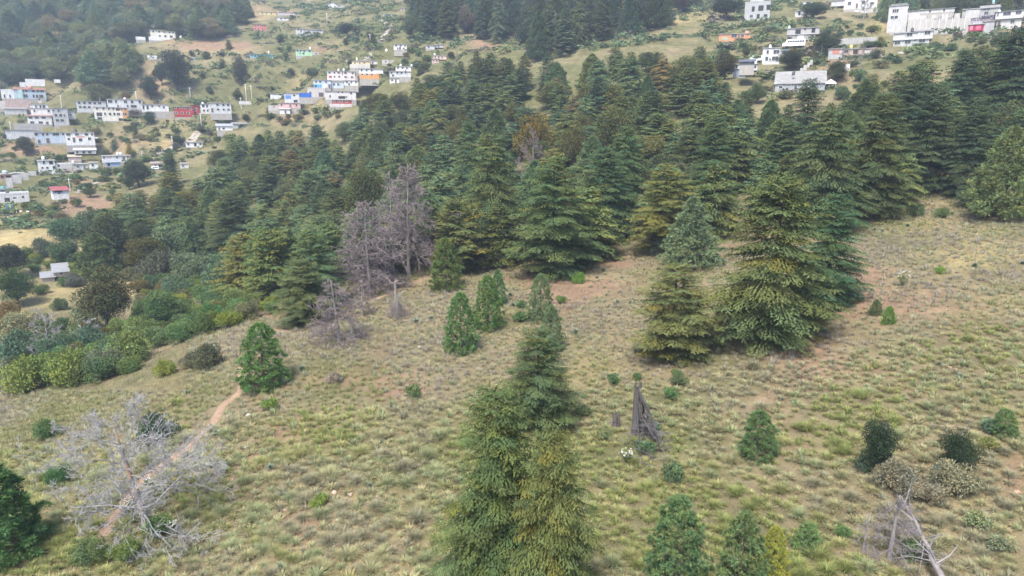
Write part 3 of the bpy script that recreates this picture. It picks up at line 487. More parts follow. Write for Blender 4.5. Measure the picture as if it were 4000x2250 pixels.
# ---------------------------------------------------------------- vehicles, poles, tent, tarps
def vehicle(sheet, x0, y0, x1, y1, label, name, cat, length, height, width, windows, flip=1, Y=None, nose=.12):
    PX = sheet[0]+(x0+x1)/2/ZS; PY = sheet[1]+y1/ZS
    X, Yy, Z = ground(PX, PY) if Y is None else on_ray(PX, PY, Y)
    t = thing(name, label, cat, (X, Yy, Z), -math.atan2(X, Yy)); L, Hh, Wd = length, height, width; cl = .32*Hh*.5; mb = MB()
    prof = [(-L/2, cl), (-L/2, Hh*.55), (-L/2+L*nose, Hh*.62), (-L/2+L*nose*1.7, Hh), (L/2-.15, Hh), (L/2, Hh*.85), (L/2, cl)]
    prof = [(x*flip, z) for x, z in prof]; n = len(prof)
    V = np.array([(x, -Wd/2+(.12 if z > Hh*.9 else 0), z) for x, z in prof]+[(x, Wd/2-(.12 if z > Hh*.9 else 0), z) for x, z in prof])
    me = bpy.data.meshes.new("body"); me.from_pydata([tuple(v) for v in V], [], [tuple(range(n)), tuple(range(2*n-1, n-1, -1))]+[(i, i+n, (i+1) % n+n, (i+1) % n) for i in range(n)]); me.materials.append(M['paint']); obj("body", me, t, color=(.80, .80, .80))
    for k in range(windows):
        a = -L/2+L*nose*1.75+(L*(1-nose*1.75)-.3)*(k+.08)/windows; b = -L/2+L*nose*1.75+(L*(1-nose*1.75)-.3)*(k+.90)/windows
        obj("window", MB().box(min(a*flip, b*flip), -Wd/2-.02, Hh*.60, max(a*flip, b*flip), -Wd/2+.10, Hh*.84).mesh("side_window", M['glass'], False, False), t)
    obj("windscreen", mesh("windscreen", np.array([(x*flip, y, z) for x, y, z in ((-L/2+L*nose*1.02, -Wd*.42, Hh*.64), (-L/2+L*nose*1.02, Wd*.42, Hh*.64), (-L/2+L*nose*1.60, Wd*.40, Hh*.95), (-L/2+L*nose*1.60, -Wd*.40, Hh*.95))])+np.array([-.04*flip, 0, .03]), np.array([(0, 1, 2, 3)]), None, M['glass']), t)
    for x in (-L*.30, L*.30):
        for y in (-Wd/2+.1, Wd/2-.1):
            w = obj("wheel", MB().tube([[0, -.12, 0], [0, .12, 0]], Hh*.17, 14).mesh("tyre", M['paint'], True, False), t, (x, y, Hh*.17), color=(.02, .02, .02)); obj("hub", MB().tube([[0, -.14, 0], [0, .125, 0]], Hh*.09, 10).mesh("hub", M['paint'], False, False), w, color=(.5, .5, .5))
    for s in (-.35, .35): obj("headlight", MB().box(-.03, -.14, -.08, .03, .14, .08).mesh("headlight", M['paint'], False, False), t, (-L/2*flip, s*Wd, Hh*.42), color=(.7, .7, .65))
    return t
vehicle(C_, 150, 402, 362, 476, "white bus parked on the slope below the concrete terrace house", "bus", "bus", 8.2, 2.9, 2.3, 7, 1)
vehicle((2000,0), 2400, 565, 2508, 620, "white van parked above the blue-white house", "van", "van", 4.6, 2.1, 1.8, 3, 1)
vehicle(D_, 1520, 400, 1578, 420, "white car parked in front of the carport", "car", "car", 3.9, 1.45, 1.7, 3, 1, nose=.22)
vehicle(A, 0, 1015, 60, 1050, "white car by the far left edge wall", "car", "car", 4.2, 1.6, 1.7, 3, -1, nose=.22)
def pole(sheet, x, top, foot, label, arm=True):
    PX = sheet[0]+x/ZS; X, Yy, Z = ground(PX, sheet[1]+foot/ZS); h = Yy*float(slope_at(sheet[1]+top/ZS))-Z
    t = thing("utility_pole", label, "utility pole", (X, Yy, Z), rnd.uniform(-.6, .6)); t.rotation_euler[1] = rnd.uniform(-.02, .02)
    obj("post", MB().tube([[0, 0, -.6], [0, 0, h*.5], [0, 0, h]], [.19, .16, .12], 8).mesh("post", M['wall'], True, False), t, color=(.58, .56, .53))
    if arm:
        a = obj("crossarm", MB().box(-.9, -.07, h-.55, .9, .07, h-.40).mesh("crossarm", M['wall'], False, False), t, color=(.5, .48, .45))
        for q in (-.8, 0, .8): obj("insulator", MB().tube([[q, 0, h-.399], [q, 0, h-.2]], [.06, .04], 6).mesh("insulator", M['paint'], False, False), a, color=(.45, .4, .36))
    return Vector((X, Yy, Z+h-.25))
PT = [pole(A,622,955,1092,"utility pole above the bare grey block house"), pole(A,1380,915,1086,"utility pole rising before the wide-windowed house"), pole(A,1915,878,974,"utility pole above the red house"), pole(A,2480,843,1012,"taller pole of the pair at the end of the row"), pole(A,2533,858,988,"right pole of the pair at the end of the row"), pole(A,2430,980,1088,"utility pole beside the stone rubble wall"), pole(A,2032,1138,1312,"utility pole standing in the tan field below the red house"), pole(A,110,1220,1312,"utility pole beside the concrete retaining wall at left"), pole(D_,1740,80,195,"utility pole on the bend of the pale track"), pole(D_,1430,232,318,"utility pole between the field and the carport"), pole(D_,708,505,630,"utility pole beside the red-roofed shed"), pole(B_,918,605,682,"utility pole left of the cream-orange house"), pole(B_,1150,340,420,"utility pole beside the steep track"), pole(B_,716,130,250,"thin tall pole on the upper slope"), pole(C_,1740,140,292,"utility pole before the compound wall"), pole(C_,535,455,580,"utility pole beside the lower lawn"), pole(C_,1500,-30,78,"utility pole behind the compound")]
def wire(p, q, label):
    f = np.linspace(0, 1, 14)[:, None]; P = np.array(p)*(1-f)+np.array(q)*f; P[:, 2] -= (4*f*(1-f)).ravel()*.02*np.linalg.norm(np.array(p)-np.array(q))
    tag(obj("power_line", MB().tube(P, .022, 3, cap=False).mesh("power_line", M['paint'], False, False), color=(.12, .12, .12)), label, "power line")
wire(PT[0], PT[1], "power line between the block-house pole and the wide-windowed house"); wire(PT[1], PT[2], "power line above the cream and red houses"); wire(PT[2], PT[3], "power line towards the pole pair")
def tent():
    X, Yy, Z = ground(3000+625/ZS, 886/ZS); t = thing("canopy_tent", "small white canopy tent beside the long grey house", "tent", (X, Yy, Z), -.4); k = Yy/FPX/ZS; w = 100*k/2; h = 45*k
    for sx in (-1, 1):
        for sy in (-1, 1): obj("leg", MB().tube([[sx*w*.9, sy*w*.9, -.4], [sx*w*.9, sy*w*.9, h]], .05, 5).mesh("leg", M['paint'], False, False), t, color=(.7, .7, .7))
    V = [(-w, -w, h), (w, -w, h), (w, w, h), (-w, w, h), (0, 0, h+w*.75), (-w, -w, h-.3), (w, -w, h-.3), (w, w, h-.3), (-w, w, h-.3)]
    me = bpy.data.meshes.new("canopy"); me.from_pydata(V, [], [(0, 1, 4), (1, 2, 4), (2, 3, 4), (3, 0, 4), (5, 6, 1, 0), (6, 7, 2, 1), (7, 8, 3, 2), (8, 5, 0, 3)]); me.materials.append(M['wall']); obj("canopy", me, t, color=(.82, .82, .80))
    for q in range(2): obj("side_cloth", MB().box(-w*.4+q*w*.6, -w*.5, .0, q*w*.6, -w*.45, h*.6).mesh("side_cloth", M['wall'], False, False), t, color=(.75, .7, .6))
tent()
def board():
    X, Yy, Z = ground(1422/ZS, 1000+165/ZS); k = Yy/FPX/ZS; t = thing("sheet_roof", "slanted white roofing sheet on posts in the thicket", "roofing sheet", (X, Yy, Z), .5)
    for sx in (-1, 1): obj("post", MB().tube([[sx*.9, .4, -.4], [sx*.9, .4, 1.6]], .05, 5).mesh("post", M['bark'], False, False), t)
    o = obj("sheet", MB().box(-40*k, -.9, 0, 40*k, .9, .05).mesh("sheet", M['tin'], False, False), t, (0, .2, 1.5), (.5, -.12, 0), color=(.80, .80, .80))
board()
def rubble():
    items = [(60,905,60,"white tarpaulin heap on the valley lot, left of another",(.74,.73,.72)), (150,905,50,"white tarpaulin heap on the valley lot, right one",(.75,.75,.74)), (80,868,60,"grey block pile beside the blue tank",(.5,.5,.5)), (190,842,70,"pink board stack on the valley lot",(.6,.45,.38)), (280,840,34,"pile of white sacks on the valley lot",(.7,.68,.68)), (430,832,40,"small white litter heap at the end of the valley lot",(.74,.74,.73))]
    rg = np.random.default_rng(8)
    for x, y, w, lab, c in items:
        X, Yy, Z = ground(x/ZS, 500+y/ZS); W_ = w*Yy/FPX/ZS; n = 12; V = []; F = []
        gx, gy = np.meshgrid(np.linspace(-1, 1, n), np.linspace(-1, 1, n)); hgt = np.clip(1-gx**2-gy**2, 0, 1)**.6*(.6+.5*fbm(gx*2+x, gy*2+y, 5))
        V = np.stack([gx.ravel()*W_/2, gy.ravel()*W_*.35, hgt.ravel()*W_*.22-.05+ (H(X+gx.ravel()*W_/2, Yy+gy.ravel()*W_*.35)-Z)], 1); i, j = np.meshgrid(np.arange(n-1), np.arange(n-1), indexing='ij'); i = i.ravel(); j = j.ravel()
        tag(obj("heap", mesh("heap", V, np.stack([i*n+j, i*n+j+1, (i+1)*n+j+1, (i+1)*n+j], 1), None, M['wall']), None, (X, Yy, Z), color=c), lab, "heap")
    X, Yy, Z = ground(105/ZS, 500+824/ZS); water_tank(Vector((X, Yy, Z+.4)), 1.3, 1.6, (.04, .16, .22), "dark blue tank on the valley lot beside the block pile")
rubble()
def vines():
    X, Yy, Z = ground(3000+1960/ZS, 330/ZS); k = Yy/FPX/ZS; rg = np.random.default_rng(12); mb = MB(); n = 900
    x = (rg.random(n)*440-220)*k; z = (65+ (rg.random(n)+rg.random(n))*45)*k; P = np.stack([x, -.25-.35*rg.random(n), z], 1)
    kites(mb, P, rg.normal(size=(n, 3))+[0, -.3, -.4], .5, .3, np.where(rg.random((n, 1)) < .6, [[.34, .24, .42]], [[.16, .19, .12]]), .1, up=unit(rg.normal(size=(n, 3))))
    tag(obj("climbing_vine", mb.mesh("climbing_vine", M['leaf']), None, (X, Yy-.3, Z), (0, 0, -math.atan2(X, Yy))), "purple flowering vine spilling over the compound wall", "vine")
vines()
# ---------------------------------------------------------------- ground sheet with its land cover
S15 = 4000/2576.0                              # reading scale of the survey sketch
COVER = [  # x, y, rx, ry (sketch units on the ground), (green, bare soil, straw)
 (1450,735,110,45,(-.3,.9,.1)), (1330,700,60,25,(-.2,.7,.1)), (1560,665,60,18,(-.2,.8,.2)), (2180,690,90,35,(-.3,.75,.1)), (2330,760,160,50,(-.2,.55,.1)),
 (2000,860,90,35,(-.3,.6,.3)), (2110,780,60,22,(-.3,.9,0)), (2480,640,120,45,(-.1,0,.8)), (2300,560,110,40,(0,0,.6)), (2060,930,120,40,(-.2,.6,0)),
 (760,1340,60,60,(-.2,.7,.2)), (880,1265,80,30,(-.2,.55,.4)), (1000,985,90,20,(-.3,.6,.2)), (700,1060,50,50,(-.2,.6,.2)), (2550,1190,40,70,(-.3,.6,.5)),
 (860,960,160,25,(-.1,.3,.4)), (1200,640,60,14,(-.2,.7,.2)), (1050,700,80,30,(-.1,.4,.3)), (1680,1000,60,30,(.3,.2,0)), (1760,880,70,40,(.25,0,0)),
 (1720,1090,100,60,(.35,0,0)), (1330,1150,220,120,(.35,-.2,0)), (1000,1180,200,140,(.2,-.3,0)), (300,1400,140,40,(.7,-.4,0)), (130,1100,160,160,(.3,-.3,.1)),
 (1000,750,60,30,(.4,0,.2)), (760,790,80,15,(-.3,.8,.1)), (800,1140,200,90,(.1,-.1,.1)), (240,690,70,40,(-.2,.1,.9)), (330,715,30,30,(-.3,.2,.9)), (120,740,90,30,(0,0,.8)),
 (470,640,50,20,(-.3,.8,.1)), (230,520,70,20,(-.3,.8,.2)), (60,560,120,25,(.4,0,.4)), (60,620,100,35,(-.1,.1,.9)), (200,500,40,15,(-.2,.8,0)),
 (450,350,110,32,(-.1,.1,.8)), (300,370,60,25,(-.1,.3,.4)), (390,205,70,50,(-.2,.35,.5)), (540,110,110,10,(-.4,.8,.4)), (560,122,120,8,(-.4,.5,.6)),
 (100,382,70,14,(-.5,.9,0)), (60,370,50,16,(-.4,.9,.1)), (500,275,80,15,(.9,-.4,0)), (250,300,50,20,(.8,-.3,0)), (700,290,70,20,(-.1,.4,.4)),
 (640,230,60,30,(.1,0,.5)), (780,190,60,30,(-.2,.1,.6)), (880,120,110,14,(-.3,.5,.4)), (650,30,60,25,(-.2,.3,.5)), (740,100,40,10,(.3,0,0)),
 (930,90,170,60,(.35,-.1,-.1)), (560,180,120,50,(.2,-.05,0)), (1230,115,50,10,(-.3,.7,.3)), (1500,75,110,16,(-.3,.1,.8)), (1430,105,60,14,(-.3,.2,.7)), (1720,50,110,25,(-.1,.1,.6)), (1210,100,20,14,(-.3,.9,0)),
 (2250,60,160,14,(0,0,.8)), (2230,85,90,12,(0,0,.8)), (2360,145,160,16,(.7,-.3,.5)), (2260,165,100,14,(.7,-.3,.4)), (2110,167,40,16,(-.6,1,0)), (2480,115,80,14,(.3,.1,.4)),
 (1960,185,40,12,(.4,0,.5)), (1020,160,60,10,(-.2,.5,.2)), (950,100,30,60,(.2,.1,.1)), (700,550,300,150,(.6,-.3,-.3)), (1500,350,500,180,(.4,-.1,-.3)), (150,900,180,90,(.7,-.4,-.2)),
]
def land_cover(x, y, z):
    """green, bare soil and straw shares of the ground at world points"""
    px, py = project(x, np.maximum(y, 12), z); px = px/S15; py = py/S15
    g = .30+.9*(fbm(x/7, y/7, 40)-.5)+.5*(fbm(x/27, y/27, 44)-.5)
    b = .22+1.1*(fbm(x/6, y/6, 50)-.5)+.5*(fbm(x/19, y/19, 54)-.5)
    s = .25+1.0*(fbm(x/10, y/10, 60)-.5)
    far = np.clip((y-200)/80, 0, 1); s = s-far*.18; b = b+far*.10; g = g+far*(.30+1.2*(fbm(x/28, y/18, 71)-.5)); b = b-far*.1
    for cx, cy_, rx, ry, (dg, db, ds) in COVER:
        w = np.exp(-((px-cx)/rx)**2-((py-cy_)/ry)**2); g = g+w*dg; b = b+w*db; s = s+w*ds
    return np.clip(g, 0, 1), np.clip(b, 0, 1), np.clip(s, 0, 1)
def build_ground():
    ny, nx = GZ.shape
    V = np.stack([_gx.ravel(), _gy.ravel(), GZ.ravel()], 1)
    i, j = np.meshgrid(np.arange(ny-1), np.arange(nx-1), indexing='ij'); i = i.ravel(); j = j.ravel()
    F = np.stack([i*nx+j, i*nx+j+1, (i+1)*nx+j+1, (i+1)*nx+j], 1)
    g, b, s = land_cover(V[:, 0], V[:, 1], V[:, 2])
    m, N, L = node_mat("dry_hillside_ground")
    out = N.new("ShaderNodeOutputMaterial"); p = N.new("ShaderNodeBsdfPrincipled"); p.inputs["Roughness"].default_value = .95; p.inputs["Specular IOR Level"].default_value = .08
    at = N.new("ShaderNodeAttribute"); at.attribute_name = "Col"; sep = N.new("ShaderNodeSeparateColor"); L.new(at.outputs["Color"], sep.inputs[0])
    pos = N.new("ShaderNodeNewGeometry").outputs["Position"]
    n1 = noise(N, L, pos, .9, 6, .7); n2 = noise(N, L, pos, 4.5, 5, .75); n3 = noise(N, L, pos, .13, 4, .6); n4 = noise(N, L, pos, 13, 3, .8)
    def soft(ch, nz, lo, hi):
        a = N.new("ShaderNodeMath"); a.operation = 'ADD'; L.new(ch, a.inputs[0])
        q = N.new("ShaderNodeMath"); q.operation = 'MULTIPLY_ADD'; L.new(nz, q.inputs[0]); q.inputs[1].default_value = 1.1; q.inputs[2].default_value = -.55
        L.new(q.outputs[0], a.inputs[1]); return ramp(N, L, a.outputs[0], [(lo, 0.), (hi, 1.)])
    dry = mixc(N, L, n2, (0.156, 0.128, 0.072), (0.250, 0.215, 0.122))
    straw = mixc(N, L, n2, (0.263, 0.207, 0.095), (0.365, 0.298, 0.145))
    green = mixc(N, L, n2, (.082, .085, .036), (.165, .160, .074))
    soil = mixc(N, L, n2, (0.182, 0.118, 0.076), (0.291, 0.202, 0.130))
    c = mixc(N, L, soft(sep.outputs[2], n1, .3, .8), dry, straw)
    c = mixc(N, L, soft(sep.outputs[1], n1, .3, .75), c, soil)
    c = mixc(N, L, soft(sep.outputs[0], n1, .25, .8), c, green)
    c = mixc(N, L, 1.0, c, ramp(N, L, n4, [(.32, .62), (.68, 1.28)]), 'MULTIPLY')
    c = mixc(N, L, 1.0, c, ramp(N, L, n3, [(.3, .86), (.7, 1.1)]), 'MULTIPLY')
    c = mixc(N, L, 1.0, c, ramp(N, L, noise(N, L, pos, .42, 6, .75), [(.36, .72), (.62, 1.14)]), 'MULTIPLY')
    L.new(c, p.inputs["Base Color"])
    bp = N.new("ShaderNodeBump"); bp.inputs["Strength"].default_value = .9; bp.inputs["Distance"].default_value = .18
    L.new(n2, bp.inputs["Height"]); L.new(bp.outputs[0], p.inputs["Normal"]); L.new(p.outputs[0], out.inputs[0])
    o = obj("hillside_ground", mesh("hillside_ground", V, F, np.stack([g, b, s], 1), m, True)); o["kind"] = "structure"
    return o
build_ground()
def smooth_line(P, step):
    P = np.asarray(P, float); d = np.concatenate([[0], np.cumsum(np.linalg.norm(np.diff(P, axis=0), axis=1))])
    n = max(int(d[-1]/step), 4); t = np.linspace(0, d[-1], n)
    Q = np.stack([np.interp(t, d, P[:, k]) for k in range(P.shape[1])], 1)
    for _ in range(max(2, int(1.5/step))): Q[1:-1] = (Q[:-2]+2*Q[1:-1]+Q[2:])/4
    return Q
PATH_LINES = []
def path_strip(name, pts, width, mat, step=.35, lift=.05, ragged=.35, scale=S15, kind="structure"):
    W = np.array([ground(x*scale, y*scale)[:2] for x, y in pts]); Q = smooth_line(W, step); PATH_LINES.append((Q, width))
    T = np.gradient(Q, axis=0); T = unit(T); Nn = np.stack([-T[:, 1], T[:, 0]], 1); n = len(Q)
    s = np.arange(n)*step
    e1 = 1+ragged*2*(fbm(s/1.1, s*0+3, 91)-.5)+ragged*1.4*(vnoise(s/.4, s*0, 5)-.5); e2 = 1+ragged*2*(fbm(s/1.1, s*0+9, 95)-.5)+ragged*1.4*(vnoise(s/.4, s*0+7, 6)-.5)
    fr = np.array([-1, -.5, 0, .5, 1.])
    off = np.stack([fr[k]*(e1 if k < 2 else e2)*width/2 for k in range(5)], 1)
    XY = Q[:, None]+Nn[:, None]*off[:, :, None]
    Z = H(XY[..., 0], XY[..., 1])+lift-np.array([.06, 0, 0, 0, .06])*1.0
    V = np.concatenate([XY, Z[..., None]], 2).reshape(-1, 3)
    i, j = np.meshgrid(np.arange(n-1), np.arange(4), indexing='ij'); i = i.ravel(); j = j.ravel()
    o = obj(name, mesh(name, V, np.stack([i*5+j, i*5+j+1, (i+1)*5+j+1, (i+1)*5+j], 1), None, mat, True)); o["kind"] = kind
    return o
M['dirt'] = rough_mat("path_dirt", (.30, .205, .14), .35, 1.6, .95, .5, .05, 0, 9)
M['road'] = rough_mat("pale_track", (.34, .30, .26), .3, .5, .95, .4, .05, 0, 4)
path_strip("path", [(240,1372),(290,1300),(330,1240),(375,1190),(455,1140),(500,1105),(535,1065),(560,1020),(605,985),(612,960),(600,925)], .95, M['dirt'])
path_strip("path", [(680,832),(730,832),(790,822),(850,795),(900,772),(950,750),(1000,730),(1060,705),(1130,675),(1190,655),(1255,636),(1290,640)], 1.0, M['dirt'])
path_strip("road", [(375,405),(410,380),(450,365),(485,352),(500,330)], 3.2, M['road'], 1.2, .12, .12)
path_strip("path", [(190,485),(215,470),(250,458)], 2.4, M['road'], 1.2, .12, .15)
path_strip("path", [(960,50),(985,70),(955,108),(930,140),(910,180),(890,210)], 2.2, M['road'], 1.5, .12, .15)
path_strip("road", [(2300,135),(2200,134),(2130,130)], 2.2, M['road'], 1.2, .12, .12)
# ---------------------------------------------------------------- plant prototypes (metres, base at the origin)
def leafcol(n, base, spread=.22, hue=.10, rg=RNG):
    b = 1+spread*(rg.random((n, 1))*2-1); h = hue*(rg.random((n, 1))*2-1)
    return np.asarray(base)*b*(1+h*np.array([[1.4, .2, -.9]]))
def cypress_meshes(seed, Ht=18.0, R=4.4, nb=190, size=.42, droop=.18, base=.03, gap=.0, belly=.26, hang=.45, twigstep=.30, conv=.42, wr=.46):
    rg = np.random.default_rng(seed); mb = MB(); tr = MB(); P = []; D = []; Ls = []; Ws = []; Cs = []
    lob = [(rg.random()*6.28, rg.random(), .75+.5*rg.random()) for _ in range(9)]
    for i in range(nb):
        t = base+(1-base)*((i+rg.random())/nb)**.92; t = min(t, .985)
        az = i*2.39996+rg.normal()*.35
        prof = ((1-t)/(1-belly))**conv if t > belly else .72+.28*(t/belly)**.7
        k = 1.0
        for a, tt, f in lob:
            w = math.exp(-((t-tt)/.10)**2-((math.remainder(az-a, 2*math.pi))/.7)**2); k *= 1+(f-1)*w
        L = R*prof*(.66+.52*rg.random())*k
        if rg.random() < gap: L *= .55
        L = max(L, .35); el = .10+.50*max(0, t-.55)/.45+rg.normal()*.08
        rad = np.array([math.cos(az), math.sin(az), 0]); side = np.array([-rad[1], rad[0], 0])
        sn = max(3, int(L/twigstep)); s = .12+.88*(np.arange(sn)+rg.random(sn)*.6)/sn
        zz = L*(math.tan(el)*s-droop*s*s*1.5+.10*np.maximum(s-.75, 0))
        A = np.array([0, 0, t*Ht])+rad*(L*s)[:, None]+np.array([0, 0, 1.])*zz[:, None]
        if t < .45 and i % 3 == 0:
            q = np.linspace(0, .8, 4)
            tr.tube(np.array([0, 0, t*Ht])+rad*(L*q)[:, None]+np.array([0, 0, 1.])*(L*(math.tan(el)*q-droop*q*q*1.5))[:, None], np.linspace(.05, .012, 4)*Ht/18, 3, cap=False)
        bc = leafcol(1, (1, 1, 1), .16, .12, rg)[0]
        if rg.random() < .10: bc = bc*np.array([1.2, 1.05, .82])
        for sd in (-1, 1):
            tl = (.34*L*(1-s)**.7+.30+.10*rg.random(sn))*(.8+.4*rg.random(sn)); ang = .85+.25*rg.normal(size=sn)*.5
            td = unit(rad*np.cos(ang)[:, None]+sd*side*np.sin(ang)[:, None]+np.array([0, 0, -.24])+np.array([0, 0, 1.])*(.5*max(0, t-.6)))
            m = np.maximum(2, (tl/(size*.52)).astype(int))
            for q in range(sn):
                f = (np.arange(m[q])+.4)/m[q]
                pp = A[q]+td[q]*(tl[q]*f)[:, None]-np.array([0, 0, .30])*(tl[q]*f*f)[:, None]
                alt = np.where(np.arange(m[q]) % 2 == 0, 1, -1)[:, None]
                dd = td[q]+alt*np.cross(td[q], [0, 0, 1])*.55+np.array([0, 0, -hang])+rg.normal(size=(m[q], 3))*.16
                P.append(pp); D.append(dd); Ls.append(size*(.75+.6*rg.random(m[q]))); Ws.append(size*wr*(.8+.5*rg.random(m[q])))
                Cs.append(bc*(1+.30*(rg.random((m[q], 1))-.5)))
        # spray at the branch end
        n = 5; P.append(np.repeat(A[-1:], n, 0)+rg.normal(size=(n, 3))*.06); D.append(rad+rg.normal(size=(n, 3))*.5+np.array([0, 0, -.3+.9*max(0, t-.5)])); Ls.append(size*(.9+.5*rg.random(n))); Ws.append(np.full(n, size*.4)); Cs.append(np.repeat(bc[None]*1.08, n, 0))
    n = 26; tz = Ht*(.93+.07*rg.random(n)); P.append(np.stack([rg.normal(size=n)*.05, rg.normal(size=n)*.05, tz], 1)); D.append(np.stack([rg.normal(size=n)*.6, rg.normal(size=n)*.6, np.full(n, .9)], 1)); Ls.append(np.full(n, size*.8)); Ws.append(np.full(n, size*.3)); Cs.append(np.ones((n, 3)))
    P = np.concatenate(P); D = np.concatenate(D)
    kites(mb, P, D, np.concatenate(Ls), np.concatenate(Ws), np.concatenate(Cs), .10)
    z = np.linspace(-.8, Ht*.96, 9); wob = np.cumsum(rg.normal(size=(9, 2))*.04, 0)
    r = .26*Ht/18*(1-np.clip(z/Ht, 0, 1))**.8+.02; r[0] *= 1.4; r[1] *= 1.1
    tr.tube(np.stack([wob[:, 0]*.6, wob[:, 1]*.6, z], 1), r, 8)
    return tr.mesh("cypress_trunk", M['bark'], True, False), mb.mesh("cypress_crown", M['needle'])
def lobes_crown(seed, lobes, leaves, size, colour_spread=.22, needle=False, upbias=.35):
    """foliage of many leaf faces gathered in uneven clumps; lobes = (x,y,z,r)"""
    rg = np.random.default_rng(seed); mb = MB()
    for (x, y, z, r) in lobes:
        n = max(12, int(leaves*(r**2)))
        d = unit(rg.normal(size=(n, 3))); d[:, 2] = np.where(rg.random(n) < upbias, np.abs(d[:, 2]), d[:, 2])
        rr = r*(.62+.45*rg.random((n, 1))**.6)
        P = np.array([x, y, z])+d*rr*np.array([1, 1, .82])
        if needle: D = d+rg.normal(size=(n, 3))*.45+np.array([0, 0, .35])
        else: D = rg.normal(size=(n, 3))+d*.55
        bc = leafcol(1, (1, 1, 1), .16, .10, rg)[0]
        C = bc*(1+colour_spread*(rg.random((n, 1))*2-1))*(1+.07*(rg.random((n, 1))*2-1)*np.array([[1.2, 0, -1]]))
        kites(mb, P, D, size*(.7+.6*rg.random(n)), size*(.22 if needle else .62)*(.8+.4*rg.random(n)), C, .06 if needle else .14, up=unit(rg.normal(size=(n, 3))))
    return mb
def oak_meshes(seed, Ht=11.0, R=4.2, n=46, leaves=150, size=.30, shape=1.0, low=.22):
    rg = np.random.default_rng(seed); lob = []; tr = MB()
    cz = Ht*(.5+.5*low); hz = Ht*(1-low)*.5
    for k in range(n):
        d = unit(rg.normal(size=3)); u = rg.random()**.45
        p = d*u; p[2] = p[2] if p[2] > -.8 else -.8
        r = R*(.24+.16*rg.random())
        w = 1-.28*max(0, p[2])*shape
        lob.append((p[0]*(R-r*.7)*w, p[1]*(R-r*.7)*w, cz+p[2]*(hz-r*.5), r))
    mb = lobes_crown(seed+1, lob, leaves/(R*.32)**2, size)
    th = np.array([[0, 0, -.8], [0.1, 0, Ht*.12], [0.05, .15, Ht*.3], [0, 0, Ht*.55], [.1, .1, Ht*.8]])
    tr.tube(th, np.array([.34, .26, .2, .13, .04])*Ht/11, 8)
    for x, y, z, r in lob[::2]:
        z0 = Ht*(.14+.3*rg.random()); a = np.array([0.05, .1, z0]); b = np.array([x, y, z]); mid = (a+b)/2+np.array([0, 0, -.3])+rg.normal(size=3)*.2
        tr.tube([a, mid, b], [.1*Ht/11, .06*Ht/11, .015], 4, cap=False)
    return tr.mesh("oak_trunk", M['bark'], True, False), mb.mesh("oak_crown", M['leaf'])
def pine_meshes(seed, Ht=6.0, R=1.9, n=330, leaves=26, size=.34, tuft=.27, base=.03, full=.75, lobed=0.0):
    """conical pine built of bottle-brush tufts on the crown's skin and inside it"""
    rg = np.random.default_rng(seed); mb = MB(); tr = MB(); P = []; D = []; Ls = []; Ws = []; Cs = []
    for i in range(n):
        t = base+(1-base)*((i+rg.random())/n)**1.25; az = i*2.39996+rg.normal()*.3
        prof = min(1, ((1-t)/(.80))**full) if t > .2 else .80+.2*(t/.2)
        lump = 1+lobed*(.5*math.sin(az*3+t*17+seed)+.5*math.sin(az*5-t*23))
        r = R*prof*(.56+.48*rg.random()**.7)*lump*(1+.14*math.sin(t*math.pi*2*7))
        c = np.array([math.cos(az)*r, math.sin(az)*r, t*Ht-.12*r])
        k = leaves; d = unit(np.array([math.cos(az)*.8, math.sin(az)*.8, .85])); q = unit(rg.normal(size=(k, 3))+d*.75)
        bc = leafcol(1, (1, 1, 1), .15, .10, rg)[0]
        P.append(c+q*tuft*.25*rg.random((k, 1))); D.append(q); Ls.append(size*(.7+.5*rg.random(k))); Ws.append(np.full(k, size*.20)); Cs.append(bc*(1+.22*(rg.random((k, 1))*2-1)))
        if i % 6 == 0 and t < .8: tr.tube([[0, 0, max(0, t*Ht-.3*r)], c*[.5, .5, 1]-[0, 0, .2*r], c], [.03, .02, .008], 3, cap=False)
    kites(mb, np.concatenate(P), np.concatenate(D), np.concatenate(Ls), np.concatenate(Ws), np.concatenate(Cs), .02, up=unit(rg.normal(size=(n*leaves, 3))))
    z = np.linspace(-.5, Ht*.97, 6); tr.tube(np.stack([z*0, z*0, z], 1), .11*Ht/6*(1-np.clip(z/Ht, 0, 1))**.8+.012, 6)
    return tr.mesh("pine_trunk", M['bark'], True, False), mb.mesh("pine_crown", M['needle'])
def bush_meshes(seed, R=1.0, Ht=1.2, n=12, leaves=90, size=.16):
    rg = np.random.default_rng(seed); lob = []; st = MB()
    for k in range(n):
        a = rg.random()*6.28; rr = R*.75*math.sqrt(rg.random()); r = R*(.26+.2*rg.random()); z = Ht*(.25+.6*rg.random())*(1-.4*(rr/R)**2)
        lob.append((math.cos(a)*rr, math.sin(a)*rr, z, r))
        st.tube([[0, 0, -.15], [math.cos(a)*rr*.5, math.sin(a)*rr*.5, z*.6], [math.cos(a)*rr, math.sin(a)*rr, z]], [.03*R, .02*R, .006], 3, cap=False)
    mb = lobes_crown(seed+3, lob, leaves/(R*.36)**2, size)
    return st.mesh("bush_stems", M['bark'], False, False), mb.mesh("bush_foliage", M['leaf'])
